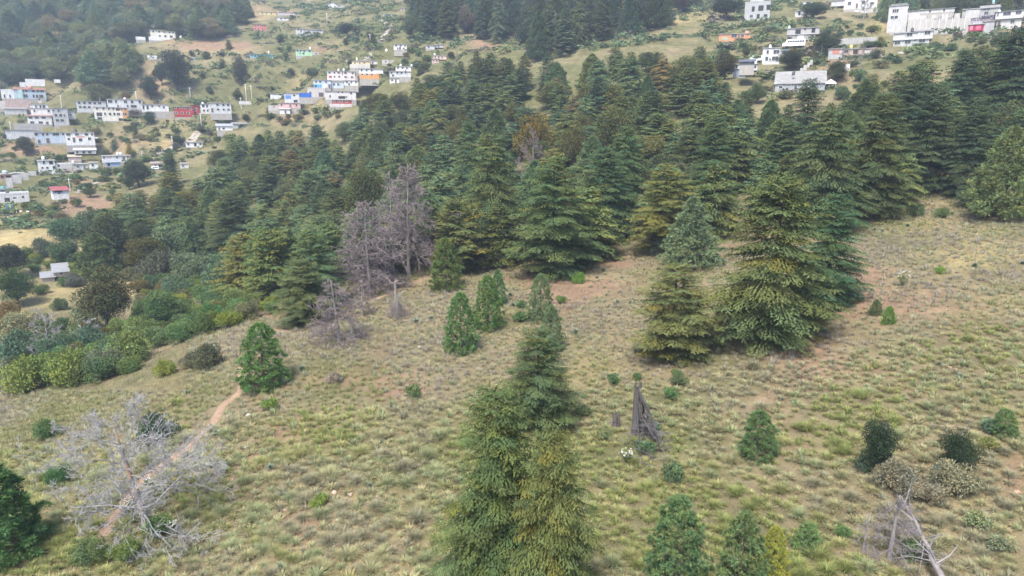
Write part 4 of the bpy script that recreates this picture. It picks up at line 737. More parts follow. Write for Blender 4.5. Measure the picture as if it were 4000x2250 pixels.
def tussock_arrays(seed, blades=130, R=.62, Ht=.75, w=.030, seg=2):
    rg = np.random.default_rng(seed); V = []; F3 = []; F4 = []; C = []; n = 0
    az = rg.random(blades)*2*math.pi; lean = .15+1.15*rg.random(blades)**.75; L = (.7+.4*rg.random(blades))
    r0 = .14*np.sqrt(rg.random(blades)); a0 = rg.random(blades)*6.28
    d = np.stack([np.cos(az), np.sin(az)], 1); s = np.stack([-d[:, 1], d[:, 0]], 1)
    b = np.stack([np.cos(a0)*r0, np.sin(a0)*r0], 1)+d*.05
    def pt(f):
        h = L*Ht*(f*1.25-.62*lean*f*f); o = R*L*lean*(f**1.25)
        return np.concatenate([b+d*o[:, None], h[:, None]], 1)
    S = np.concatenate([s, np.zeros((blades, 1))], 1)
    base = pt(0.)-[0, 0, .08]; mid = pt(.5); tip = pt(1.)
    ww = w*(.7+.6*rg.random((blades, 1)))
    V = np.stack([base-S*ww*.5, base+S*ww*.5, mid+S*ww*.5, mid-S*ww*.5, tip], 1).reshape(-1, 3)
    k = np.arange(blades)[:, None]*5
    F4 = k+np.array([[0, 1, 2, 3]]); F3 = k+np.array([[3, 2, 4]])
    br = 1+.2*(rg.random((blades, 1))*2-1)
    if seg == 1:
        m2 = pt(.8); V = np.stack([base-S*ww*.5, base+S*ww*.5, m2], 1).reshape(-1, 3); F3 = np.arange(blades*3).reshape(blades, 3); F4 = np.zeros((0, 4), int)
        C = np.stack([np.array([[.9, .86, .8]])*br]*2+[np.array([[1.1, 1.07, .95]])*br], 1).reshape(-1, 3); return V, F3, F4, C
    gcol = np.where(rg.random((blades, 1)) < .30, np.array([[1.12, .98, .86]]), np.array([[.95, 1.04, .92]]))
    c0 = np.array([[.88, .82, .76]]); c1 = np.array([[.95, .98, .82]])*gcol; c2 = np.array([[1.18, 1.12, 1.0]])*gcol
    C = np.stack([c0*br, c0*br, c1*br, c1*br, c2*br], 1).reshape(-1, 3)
    return V, F3, F4, C
def agave_mesh(seed, n=34, Lm=1.0, dead=0):
    rg = np.random.default_rng(seed); mb = MB()
    for i in range(n):
        az = i*2.39996+rg.normal()*.12; el = math.radians(12+72*(i/n)+rg.normal()*5); L = Lm*(.75+.35*rg.random())*(1-.25*(i/n)); w = .15*Lm
        u = np.array([math.cos(az)*math.cos(el), math.sin(az)*math.cos(el), math.sin(el)]); sd = np.array([-math.sin(az), math.cos(az), 0]); nn = np.cross(u, sd)*-1
        f = np.array([0, .3, .65, 1.]); ww = np.array([.55, 1., .72, .03])*w
        ax = np.array([0, 0, .06])+u*(L*f)[:, None]+np.array([0, 0, -.10*L])*(f**3)[:, None]
        ln = ax-sd*ww[:, None]*.5+nn*ww[:, None]*.18; rt = ax+sd*ww[:, None]*.5+nn*ww[:, None]*.18; dn = ax-nn*ww[:, None]*.10
        V = np.stack([ln, dn, rt], 1).reshape(-1, 3); F = []
        for q in range(3):
            for e in range(2): F.append((q*3+e, q*3+e+1, q*3+e+4, q*3+e+3))
        c = np.array([1, 1, 1])*(1+.2*rg.normal()*.5)
        mb.add(V, F, c)
    return mb.mesh("agave_leaves", M['fleshy'], True)
def branch_tree(seed, Ht, spread, levels, nmain, twig=.03, lean=(0, 0), upturn=.25, col=(.36, .34, .34), trunk_r=.3, broad=True, start=.22, brf=.38):
    """leafless tree: trunk (own mesh) and branches (own mesh)"""
    rg = np.random.default_rng(seed); tr = MB(); br = MB(); col = np.asarray(col)
    nz = 9; z = np.linspace(0, 1, nz); wob = np.cumsum(rg.normal(size=(nz, 2))*.02*Ht*.35, 0); wob -= wob[0]
    T = np.stack([lean[0]*z+wob[:, 0]*.5, lean[1]*z+wob[:, 1]*.5, z*Ht-.0], 1); T[0, 2] = -.6
    R = trunk_r*(1-z)**.75+.03; R[0] *= 1.5; R[1] *= 1.1
    tr.tube(T, R, 9)
    def grow(p, d, L, r, lev):
        n = 5 if lev == 0 else 4 if lev == 1 else 2; pts = [p]; q = np.array(p); dd = np.array(d)
        for k in range(n):
            dd = unit(dd+rg.normal(size=3)*(.16+.06*lev)+np.array([0, 0, upturn*.22*(1 if lev else k/n)])); q = q+dd*L/n; pts.append(q)
        rr = np.linspace(r, max(r*.28, twig*.35), n+1); br.tube(pts, rr, 5 if lev == 0 else 3, col*(1+.12*rg.normal()), cap=False)
        if lev >= levels: return
        m = {0: 7, 1: 6, 2: 5}.get(lev, 4)
        for k in range(m):
            f = .25+.75*(k+rg.random())/m; j = min(int(f*n), n-1); b = pts[j]*(1-(f*n-j))+pts[j+1]*(f*n-j)
            ax = unit(np.cross(pts[j+1]-pts[j], rg.normal(size=3))); nd = unit(unit(pts[j+1]-pts[j])*.75+ax*(.55+.35*rg.random()))
            grow(b, nd, L*(.55-.22*f)*(.7+.6*rg.random()), max(r*.42, twig*.5), lev+1)
    for i in range(nmain):
        f = start+(.97-start)*(i+.5*rg.random())/nmain; k = min(int(f*(nz-1)), nz-2); b = T[k]+(T[k+1]-T[k])*(f*(nz-1)-k)
        az = i*2.39996+rg.normal()*.3; el = (.15 if broad else -.1)+.9*max(0, f-.45)
        L = spread*((1-f)**.55 if not broad else (1-.62*(f-start)/(1-start)))*(.7+.5*rg.random())
        grow(b, np.array([math.cos(az)*math.cos(el), math.sin(az)*math.cos(el), math.sin(el)]), L, trunk_r*brf*(1.1-f), 0)
    return tr, br
def place_tree(proto, name, label, cat, x, y, z, Hh, Ww, color, group=None, rot=None, crown="crown", trunk="trunk", sink=.15):
    (tm, cm, ph, pw) = proto
    s = Hh/ph; sw = Ww/pw
    t = thing(name, label, cat, (x, y, z-sink), rnd.random()*6.28 if rot is None else rot, (sw, sw, s), group)
    obj(trunk, tm, t); obj(crown, cm, t, color=color)
    return t
CY_HI = [(*cypress_meshes(101, 18, 4.4, 225, .31, .24, gap=.12, hang=.50, wr=.40, twigstep=.24), 18, 8.8), (*cypress_meshes(102, 18, 4.4, 205, .31, .18, gap=.15, hang=.38, wr=.40, twigstep=.24), 18, 8.8),
         (*cypress_meshes(103, 18, 4.4, 225, .32, .32, gap=.14, hang=.75, wr=.36, twigstep=.24), 18, 8.8), (*cypress_meshes(104, 18, 4.4, 210, .31, .18, belly=.25, hang=.45, gap=.14, wr=.40, twigstep=.24), 18, 8.8)]
CY_LO = [(*cypress_meshes(201+k, 16, 4.2, 150, .48, .10+.06*k, belly=.24+.05*(k % 3), gap=.08+.05*k, twigstep=.33, conv=.32+.05*((k*2) % 5), hang=.3+.12*k), 16, 8.4) for k in range(6)]
OAK = [(*oak_meshes(301+k, 11, 4.2, 60+5*k, 170, .30, .6+.3*k, low=.12), 11, 8.4) for k in range(4)]
PINE_Y = [(*pine_meshes(401, 6, 1.9, 380, 44, .26, .3, full=.42, lobed=.14), 6, 3.8), (*pine_meshes(402, 6, 1.9, 400, 42, .25, .3, full=.42, lobed=.18), 6, 3.8), (*pine_meshes(403, 6, 1.9, 300, 44, .28, .3, full=.52, lobed=.22), 6, 3.8)]
PINE_B = [(*pine_meshes(411, 13, 4.0, 620, 32, .62, .6, full=.55, lobed=.22, base=.1), 13, 8.0), (*pine_meshes(412, 13, 3.6, 580, 32, .60, .6, full=.7, lobed=.2, base=.08), 13, 7.2)]
BUSH = [(*bush_meshes(501+k, 1.0, 1.1+.2*k, 12+2*k, 80, .17), 1.2+.2*k, 2.0) for k in range(4)]
BUSH_F = [(*bush_meshes(551+k, 1.0, 1.1+.15*k, 20+3*k, 230, .085), 1.2+.15*k, 2.0) for k in range(3)]
for _nm, _l in (("cy_hi", CY_HI), ("cy_lo", CY_LO), ("oak", OAK), ("pine_y", PINE_Y), ("pine_b", PINE_B), ("bush", BUSH)):
    print(_nm, [len(p[1].polygons)*2 for p in _l])
# ---------------------------------------------------------------- trees one by one (x, top, foot, width in sketch units)
TREE_SPOTS = []                       # x, y, radius of everything planted, so that scatter keeps clear
def spot(x, top, foot, width, Y=None):
    if Y is None: X, Yy, Z = ground(x*S15, foot*S15)
    else: X, Yy, _ = on_ray(x*S15, foot*S15, Y); Z = float(H(X, Yy))
    hgt = Yy*float(slope_at(top*S15))-Z
    dep = Yy*math.cos(PITCH)-Z*math.sin(PITCH)
    return X, Yy, Z, hgt, width*S15*dep/FPX
def tree(kind, x, top, foot, width, color, name, label, cat, Y=None, group=None, v=None):
    X, Yy, Z, h, w = spot(x, top, foot, width, Y)
    if isinstance(kind, list): p = kind[(v if v is not None else rnd.randrange(len(kind))) % len(kind)]
    else: p = kind
    if kind is CY_HI: h *= .95; w *= 1.12
    TREE_SPOTS.append((X, Yy, w*.42)); crown = "crown"; trunk = "trunk"
    if kind is BUSH: crown = "foliage"; trunk = "stems"
    return place_tree(p, name, label, cat, X, Yy, Z, max(h, .3), w, tuple(np.array(color)*(1.25 if kind is PINE_Y or kind is PINE_B else .95)*np.array([1.04, 1.07, .78])), group, crown=crown, trunk=trunk)
G_DARK = (.070, .098, .058); G_MID = (.088, .118, .062); G_OLIVE = (.135, .140, .062); G_YEL = (.185, .175, .070); G_BLUE = (.070, .100, .075); G_GREY = (.125, .160, .105)
G_BRIGHT = (.115, .180, .055); G_PINE = (.085, .145, .060); G_RUST = (.160, .115, .062); G_OAK = (.075, .085, .055)
NEAR = [ # kind, x, top, foot, width, colour, variant, label
 (CY_HI,1252,935,1520,255,(.078,.102,.050),0,"tall olive-green cypress at the bottom edge, the one standing behind its twin"),
 (CY_HI,1385,1040,1600,240,(.094,.107,.052),2,"yellowish-olive drooping cypress cut off by the bottom edge of the photo"),
 (CY_HI,1352,808,1062,190,(.080,.105,.060),3,"dark cypress with bare trunk foot just behind the two bottom-edge cypresses"),
 (CY_HI,1692,648,893,205,(.130,.138,.068),1,"pale olive open-branched cypress standing alone below the tall pair in the clearing"),
 (CY_HI,1932,412,850,275,(.098,.115,.058),0,"largest cypress of the clearing with its grey trunk showing between branches"),
 (CY_HI,2078,468,768,170,(.062,.105,.066),3,"dark bluish-green cypress leaning against the largest cypress"),
 (CY_HI,1392,375,692,205,(.090,.122,.064),1,"broad green cypress at the forest edge with agaves at its foot"),
 (CY_HI,1515,355,610,150,(.066,.100,.062),0,"dark green cypress between the broad cypress and the yellowish one"),
 (CY_HI,1668,398,628,160,(.150,.152,.062),1,"yellow-green cypress with dead grey brush under its skirt"),
 (CY_HI,1238,318,628,165,(.085,.108,.058),2,"tall cypress beside the grey dead trees at the forest edge"),
 (CY_HI,1786,278,538,130,(.068,.100,.060),3,"slender dark cypress behind the grey-green pine"),
 (CY_HI,2062,255,575,200,(.082,.105,.062),2,"tall cypress rising behind the largest cypress of the clearing"),
 (CY_HI,2192,215,548,160,(.080,.098,.056),0,"tall cypress at the upper end of the grassy slope, its lower skirt brown"),
 (CY_HI,2322,195,478,150,(.066,.088,.060),3,"dark cypress at the top of the slope next to the tall agave stalk"),
 (CY_HI,2425,250,490,120,(.058,.080,.056),0,"dark shaded cypress between the slope and the lobed pine"),
 (CY_HI,768,640,812,140,(.098,.118,.068),1,"small layered cypress beside the path and the broken dead trunks"),
 (CY_HI,792,560,775,140,(.090,.128,.078),3,"pale-tipped cypress just behind the small layered one by the path"),
 (CY_HI,595,470,660,140,(.060,.078,.052),3,"dark wide cypress above the dry hollow in the valley woods"),
 (CY_HI,735,372,470,75,(.160,.115,.062),1,"rust-brown cypress standing out in the valley woods"),
 (CY_HI,1565,300,560,120,(.072,.108,.060),2,"green cypress behind the dark one at the forest edge"),
 (CY_HI,2275,150,420,150,(.060,.088,.058),1,"pointed dark cypress below the green lawn of the upper houses"),
 (CY_HI,2405,110,330,120,(.052,.078,.054),2,"dark spire-topped cypress beside the upper lawn"),
 (CY_HI,2530,55,330,190,(.056,.084,.058),0,"big dark cypress at the right edge under the white house"),
 (CY_HI,2020,185,400,110,(.052,.078,.052),3,"dark cypress in front of the grey house with the white tent"),
 (CY_HI,1180,290,520,95,(.080,.118,.070),2,"pale-green narrow cypress in the valley woods"),
 (CY_HI,675,560,740,110,(.085,.125,.062),1,"grass-green cypress in the thicket left of the small layered one"),
 (PINE_Y,665,812,972,122,G_PINE,0,"dense egg-shaped young pine beside the bend of the dirt path"),
 (PINE_Y,1160,735,882,84,(.085,.145,.065),1,"upright young pine nearest the middle of the grassy slope"),
 (PINE_Y,1228,692,826,78,(.088,.142,.058),0,"young pine just behind and right of the mid-slope pine"),
 (PINE_Y,1252,678,765,48,(.085,.150,.075),2,"small bluish sapling pine tucked behind its taller neighbour"),
 (PINE_Y,1360,688,805,68,(.110,.150,.090),1,"slim grey-green young pine on the bare pinkish patch"),
 (PINE_Y,1386,768,880,72,(.115,.150,.095),2,"pale grey-green pine top rising behind the bottom cypresses"),
 (PINE_Y,1122,598,728,86,(.095,.125,.052),2,"olive young pine beside the path below the dead grey trees"),
 (PINE_Y,1905,1030,1143,96,(.080,.125,.065),0,"small round-topped pine alone in the tussocks right of the broken trunk"),
 (PINE_Y,1697,1248,1480,156,(.085,.130,.072),1,"lumpy blue-green young pine at the bottom edge"),
 (PINE_Y,1858,1288,1510,140,(.095,.130,.072),2,"looser young pine at the bottom edge beside the lumpy one"),
 (PINE_Y,1942,1322,1450,74,(.210,.215,.060),0,"yellow-green little conifer at the bottom edge"),
 (PINE_B,1735,498,672,135,(.125,.160,.110),1,"fuzzy grey-green pine in front of the dark forest edge"),
 (PINE_B,10,1165,1400,190,(.060,.112,.052),0,"vivid green pine cut off by the left edge of the photo"),
 (PINE_Y,2030,1312,1378,72,(.110,.165,.085),0,"small pale blue-green pine bush near the bottom edge"),
 (PINE_Y,2524,1026,1092,62,(.090,.140,.070),1,"small pine near the right edge of the tussock slope"),
 (PINE_Y,2234,768,814,33,(.100,.190,.050),0,"tiny bright green conifer on the bare right-hand slope"),
 (PINE_Y,2203,752,790,36,(.085,.115,.060),2,"tiny dull green conifer beside the bright one on the right-hand slope"),
 (PINE_B,2518,322,552,150,(.125,.150,.080),0,"lobed pale green pine at the right edge of the forest"),
 (OAK,2202,1048,1185,92,(.040,.058,.045),0,"dark small-leaved holly oak with white dead stems, left of a matching one"),
 (OAK,2402,1078,1198,108,(.044,.060,.045),1,"dark small-leaved holly oak with white dead stems, nearer the right edge"),
 (OAK,272,668,832,140,(.092,.092,.056),2,"olive-brown oak below the small tin-roofed hut"),
 (OAK,418,730,826,120,(.085,.130,.068),1,"bright round-crowned tree right of the olive-brown oak"),
 (OAK,285,535,668,130,(.062,.072,.048),0,"large dark oak at the left end of the valley woods"),
 (OAK,362,555,668,70,(.078,.088,.060),3,"greyish oak against the side of the large dark oak"),
 (OAK,1345,283,440,110,(.170,.125,.042),1,"golden-brown oak in the middle of the forest"),
 (OAK,1542,263,440,135,(.098,.105,.056),0,"olive round-crowned oak right of the golden one"),
 (OAK,1440,300,440,80,(.120,.115,.056),2,"khaki oak between the golden oak and the olive one"),
 (OAK,920,415,590,120,(.098,.108,.052),3,"olive oak above the grey dead trees"),
 (OAK,445,120,228,90,(.045,.060,.052),0,"big dark oak alone on the far terraced hillside"),
 (OAK,408,155,215,34,(.050,.064,.056),1,"dark oak pressed against the big lone oak of the far hillside"),
 (OAK,380,185,250,52,(.050,.068,.055),2,"dark oak below the big lone one, above the long grey houses"),
 (OAK,350,395,470,76,(.065,.080,.062),2,"grey-green oak beside the white block houses of the valley"),
 (CY_LO,432,375,465,50,(.042,.070,.056),1,"dark blue-green pointed tree beside the carport"),
 (OAK,30,610,705,90,(.052,.064,.050),3,"dark oak by the left edge above the hut"),
 (OAK,45,670,770,100,(.070,.110,.060),1,"green thicket tree at the left edge, left of the hut"),
 (OAK,325,440,478,34,(.075,.100,.060),1,"small grey-green tree over the rubble of the block houses"),
 (OAK,1820,128,200,70,(.105,.095,.060),3,"brownish thin-crowned tree beside the blue-white house"),
 (OAK,2078,72,140,72,(.060,.075,.055),2,"dark oak in front of the concrete house with the white bus"),
 (OAK,1988,118,178,72,(.072,.080,.056),1,"grey-green tree below the parked white bus"),
 (OAK,2045,4,45,80,(.075,.100,.065),0,"blue-green tree beside the white container shed"),
 (OAK,1825,-20,50,90,(.048,.062,.050),2,"dark oak left of the grey unfinished building"),
 (CY_LO,2214,92,118,24,(.240,.200,.050),0,"small yellow shrub tree at the end of the long retaining wall"),
 (CY_LO,1872,228,318,62,(.080,.110,.060),1,"broad green cypress below the blue-white house"), (PINE_B,1935,252,335,66,(.085,.125,.068),0,"tufted pine just left of the long grey house's tree"), (CY_LO,1978,262,350,58,(.070,.098,.058),3,"dark cypress under the left end of the long grey house"),
 (CY_LO,2082,258,352,64,(.078,.105,.058),4,"green cypress under the right end of the long grey house"), (OAK,2130,240,315,60,(.085,.105,.060),1,"round-crowned oak below the white tent"), (CY_LO,1820,205,290,60,(.066,.095,.060),2,"dark cypress left of the broad one below the blue-white house"), (OAK,1905,205,262,46,(.090,.110,.062),2,"small round tree in front of the blue-white house's lawn"),
 (CY_LO,327,358,392,24,(.240,.210,.040),2,"yellow conical tree on the tan field"),
 (OAK,215,348,378,38,(.075,.150,.055),1,"bright round tree in front of the pale blue house"),
 (OAK,68,340,392,44,(.085,.085,.065),3,"grey half-bare tree in front of the low left houses"),
 (OAK,378,278,312,36,(.070,.105,.070),0,"round tree in front of the long white wall"),
 (OAK,2105,150,205,56,(.085,.095,.065),3,"grey bushy tree on the lower lawn"),
 (OAK,345,262,302,48,(.105,.085,.080),2,"purplish bare-looking tree beside the orange-cornered house"),
 (OAK,605,135,215,46,(.085,.085,.070),2,"thin brownish tree on the terraces right of the utility poles"),
 (OAK,872,55,85,46,(.045,.065,.052),1,"dark oak in the middle of the far upper slope"),
 (OAK,2540,560,610,60,(.085,.110,.060),0,None),
]
for r in NEAR:
    k, x, t, f, w, c, v, lab = r
    if lab is None: continue
    nm, cat = {id(CY_HI): ("cypress_tree", "cypress"), id(CY_LO): ("cypress_tree", "cypress"), id(PINE_Y): ("pine_tree", "pine"), id(PINE_B): ("pine_tree", "pine"), id(OAK): ("oak_tree", "oak")}[id(k)]
    tree(k, x, t, f, w, c, nm, lab, cat, v=v)
# ---------------------------------------------------------------- dead trees
def bare(x, top, foot, width, seed, label, name="dead_tree", levels=2, nmain=14, broad=False, lean=(0, 0), col=(.33, .29, .30), twig=.04, trunk_r=.22, start=.12, upturn=.2, mat='deadwood', Y=None, wid=.5, brf=None):
    X, Yy, Z, h, w = spot(x, top, foot, width, Y)
    tr, br = branch_tree(seed, h, w*wid, levels, nmain, twig, lean, upturn, col, trunk_r, broad, start, brf or (.38 if broad else .16))
    t = thing(name, label, "dead tree", (X, Yy, Z), rnd.random()*.3); TREE_SPOTS.append((X, Yy, 1.0))
    obj("trunk", tr.mesh("dead_trunk", M[mat], True, False), t); obj("branches", br.mesh("dead_branches", M['twig'], False), t)
    return t, h
DEADC = (.215, .180, .174); PALE = (.40, .385, .375)
bare(378,1075,1338,340, 7, "large bare grey tree with wide crooked limbs and stripped orange trunk over the path", levels=3, nmain=26, broad=True, lean=(-1.7, .6), col=(.31,.30,.29), twig=.038, trunk_r=.28, start=.10, upturn=.2, mat='snag', wid=.72, brf=.26)
bare(930,505,735,135, 21, "purplish-grey dead conifer with drooping twigs, left of the dead group", levels=2, nmain=92, col=DEADC, trunk_r=.28, start=.08, upturn=-.12, twig=.085, wid=.74)
bare(1030,410,695,125, 22, "tallest dead conifer, straight grey trunk bare at its foot", levels=2, nmain=80, col=DEADC, trunk_r=.28, start=.2, upturn=.05, twig=.085, wid=.74)
bare(988,432,690,90, 23, "thin dead conifer between the two larger dead ones", levels=2, nmain=46, col=DEADC, trunk_r=.2, start=.25, upturn=.05, twig=.085, wid=.62)
bare(1148,530,642,110, 24, "low pale dead tree at the forest edge, right of the dead group", levels=2, nmain=34, col=(.34,.31,.31), trunk_r=.16, start=.08, upturn=.25, twig=.07, wid=.58)
bare(855,705,860,125, 25, "leaning dead snag with a skirt of grey twigs beside the path", levels=2, nmain=54, col=DEADC, trunk_r=.2, start=.05, upturn=-.2, lean=(-.8, 0), twig=.06, wid=.6)
bare(912,705,795,60, 26, "slim dead snag beside the path between two broken trunks", levels=2, nmain=26, col=DEADC, trunk_r=.13, start=.2, upturn=.1, twig=.06, wid=.6)
bare(1340,335,500,105, 27, "round purplish leafless tree in front of the golden oak", levels=3, nmain=16, broad=True, col=(.24,.195,.19), trunk_r=.2, start=.2, upturn=.8, twig=.05)
bare(2238,1245,1405,140, 28, "dead fir skeleton at the bottom right beside the fallen log", levels=2, nmain=34, col=(.22,.195,.195), trunk_r=.14, start=.06, upturn=.05, twig=.025)
bare(2172,1290,1385,60, 29, "faint thin dead sapling left of the dead fir skeleton", levels=2, nmain=16, col=(.30,.28,.26), trunk_r=.06, start=.1, twig=.018)
bare(128,790,905,130, 30, "grey leafless multi-limbed tree among the green shrubs at left", levels=2, nmain=18, broad=True, col=(.34,.31,.31), trunk_r=.2, start=.12, upturn=.9)
bare(232,800,880,60, 31, "small whitish dead tree right of the leafless one in the shrubs", levels=2, nmain=9, broad=True, col=(.42,.40,.37), trunk_r=.1, start=.3, upturn=.6)
bare(2222,1065,1180,42, 32, "white forked dead stem against the left holly oak", levels=1, nmain=5, broad=True, col=(.62,.60,.57), trunk_r=.07, start=.3, upturn=.7, twig=.04)
bare(2398,1085,1190,50, 33, "white forked dead stem against the right holly oak", levels=1, nmain=6, broad=True, col=(.62,.60,.57), trunk_r=.08, start=.3, upturn=.7, twig=.04)
bare(1262,5,85,22, 34, "red-brown withered conifer on the far skyline forest", levels=2, nmain=30, col=(.34,.16,.13), trunk_r=.3, start=.3, twig=.16)
bare(2080,460,570,80, 36, None or "grey dead limbs poking from the skirt of the tall cypress row", levels=1, nmain=9, col=(.30,.28,.28), start=.2) if False else None
bare(1395,25,120,26, 35, "whitish dead snag in front of the upper dark forest", levels=1, nmain=10, col=(.50,.48,.46), trunk_r=.25, start=.45, twig=.06)
bare(2165,118,172,44, 37, "small leafless tree on the lawn, left of another", levels=2, nmain=12, broad=True, col=(.20,.18,.165), trunk_r=.16, start=.3, upturn=.8, twig=.05)
bare(2120,118,172,40, 38, "small leafless tree on the lawn by the low house with red-framed window", levels=2, nmain=12, broad=True, col=(.20,.19,.165), trunk_r=.14, start=.3, upturn=.8, twig=.05)
bare(2172,0,48,44, 39, "leafless tree before the big white house at the top", levels=2, nmain=14, broad=True, col=(.20,.18,.175), trunk_r=.2, start=.25, upturn=.9, twig=.07)
def broken_trunk():
    X, Yy, Z, h, w = spot(1600, 972, 1088, 60)
    t = thing("broken_trunk", "tall dark broken tree trunk with fallen limbs hanging down its side", "dead tree", (X, Yy, Z)); TREE_SPOTS.append((X, Yy, 1.5))
    rg = np.random.default_rng(77); mb = MB()
    z = np.array([-.5, 0, h*.3, h*.6, h*.9, h]); mb.tube(np.stack([z*-.02, z*0, z], 1), [.56, .44, .36, .31, .26, .15], 9)
    for k in range(6):
        a = k*1.05; p = np.array([math.cos(a)*.3, math.sin(a)*.3, h-.1]); mb.tube([p, p+[rg.normal()*.1-.05, 0, .35+.5*rg.random()]], [.09, .01], 4)
    obj("trunk", mb.mesh("broken_stem", M['char'], False, False), t)
    br = MB()
    for k in range(20):
        a = -.5+1.1*rg.random(); L = h*(.9+.6*rg.random()); x1 = .2+1.5*rg.random(); y1 = -1.8-4.6*rg.random()
        pts = [np.array([.3*rg.random(), -.35, h*(.45+.5*rg.random())])]
        end = np.array([(x1+.6*rg.random())*(1 if rg.random() < .72 else -.7), y1*(.35+.65*rg.random()), -.1+.7*rg.random()**2])
        pts += [pts[0]*(1-f)+end*f+rg.normal(size=3)*.22 for f in (.3, .6, .85)]+[end]
        br.tube(pts, [.07, .055, .045, .03, .012], 4, np.array((.085, .078, .074))*(1+.3*rg.normal()), cap=False)
        for q in range(9):
            f = rg.random(); b = pts[2]*(1-f)+end*f; d = rg.normal(size=3)*.7; d[2] = abs(d[2])*.2-.15*f
            br.tube([b, b+d*.6, b+d*1.1+rg.normal(size=3)*.15], [.03, .02, .008], 3, (.17, .16, .16), cap=False)
    for k in range(34):
        p = np.array([.5+.8*rg.normal(), -4.6+1.6*rg.normal(), .05]); e = p+np.array([rg.normal()*.7, rg.normal()*.7, .2+.7*rg.random()])
        br.tube([p, (p+e)/2+rg.normal(size=3)*.1, e], [.03, .02, .008], 3, (.17, .155, .155), cap=False)
    obj("fallen_limbs", br.mesh("fallen_limbs", M['twig'], False), t)
broken_trunk()
def stump(x, top, foot, seed, label, r=.22, mat='deadwood', twigs=60, spread=1.8):
    X, Yy, Z, h, w = spot(x, top, foot, 40); rg = np.random.default_rng(seed)
    t = thing("snapped_trunk", label, "dead tree", (X, Yy, Z), rg.random()*.5); mb = MB()
    for q in range(3):
        dx, dy = (rg.random(2)-.5)*(.9 if q else 0); hh = h*(1 if q == 0 else .7+.2*rg.random())
        z = np.array([-.4, hh*.3, hh*.7, hh]); mb.tube(np.stack([dx+z*.03*(q-1), dy+z*0, z], 1), np.array([1.3, 1, .85, .6])*r*(1 if q == 0 else .6), 7)
    obj("trunk", mb.mesh("snapped_stem", M[mat], False, False), t)
    rm = MB().tube([[0, 0, h-.05], [.03, 0, h+.22]], [r*.62, r*.2], 6); obj("raw_break", rm.mesh("raw_break", M['rawwood'], False, False), t)
    br = MB()
    for k in range(twigs):
        a = rg.random()*6.28; b = np.array([rg.normal()*.2, rg.normal()*.2, h*.55*rg.random()]); e = b+np.array([math.cos(a)*spread*rg.random(), math.sin(a)*spread*rg.random(), -b[2]*.7+.15])
        m = (b+e)/2+np.array([0, 0, .25]); br.tube([b, m, e], [.035, .025, .01], 3, np.array(DEADC)*(1+.15*rg.normal()), cap=False)
        for q in range(4): f = rg.random(); s = m*(1-f)+e*f; br.tube([s, s+rg.normal(size=3)*.35], [.016, .008], 3, np.array(DEADC), cap=False)
    obj("dead_brush", br.mesh("dead_brush", M['twig'], False), t); TREE_SPOTS.append((X, Yy, 1.0))
stump(1000, 708, 800, 5, "snapped trunk with raw pale break and dead brush heaped at its foot", .24, 'deadwood', 110, 2.2)
stump(1550, 1035, 1075, 6, "short rotten stump left of the tall broken trunk", .16, 'char', 6, .8)
def fallen_log():
    A = np.array(ground(2385*S15, 1500*S15)); B = np.array(ground(2262*S15, 1300*S15)); A[2] += .35; B[2] += 1.5
    t = thing("fallen_log", "pale fallen log lying across the bottom right with broken branches", "log", tuple(A)); rg = np.random.default_rng(15)
    f = np.linspace(0, 1, 8); P = (B-A)*f[:, None]+rg.normal(size=(8, 3))*.04; obj("trunk", MB().tube(P, np.linspace(.22, .05, 8), 8).mesh("log_stem", M['deadwood'], True, False), t)
    br = MB(); u = unit(B-A)
    for k in range(26):
        q = .15+.85*rg.random(); b = (B-A)*q; d = unit(rg.normal(size=3)*[1, 1, .5]+u*.5+np.array([0, 0, -.1])); L = 1.0+1.6*rg.random(); e = b+d*L; gz = float(H(A[0]+e[0], A[1]+e[1]))-A[2]+.05; e[2] = max(e[2], gz)
        br.tube([b, (b+e)/2+rg.normal(size=3)*.12, e], [.05, .03, .012], 3, np.array((.25, .235, .23))*(1+.1*rg.normal()), cap=False)
        for j in range(5): g = .3+.7*rg.random(); s = b*(1-g)+e*g; br.tube([s, s+rg.normal(size=3)*.3], [.018, .008], 3, (.22, .205, .205), cap=False)
    obj("branches", br.mesh("log_branches", M['twig'], False), t)
fallen_log()
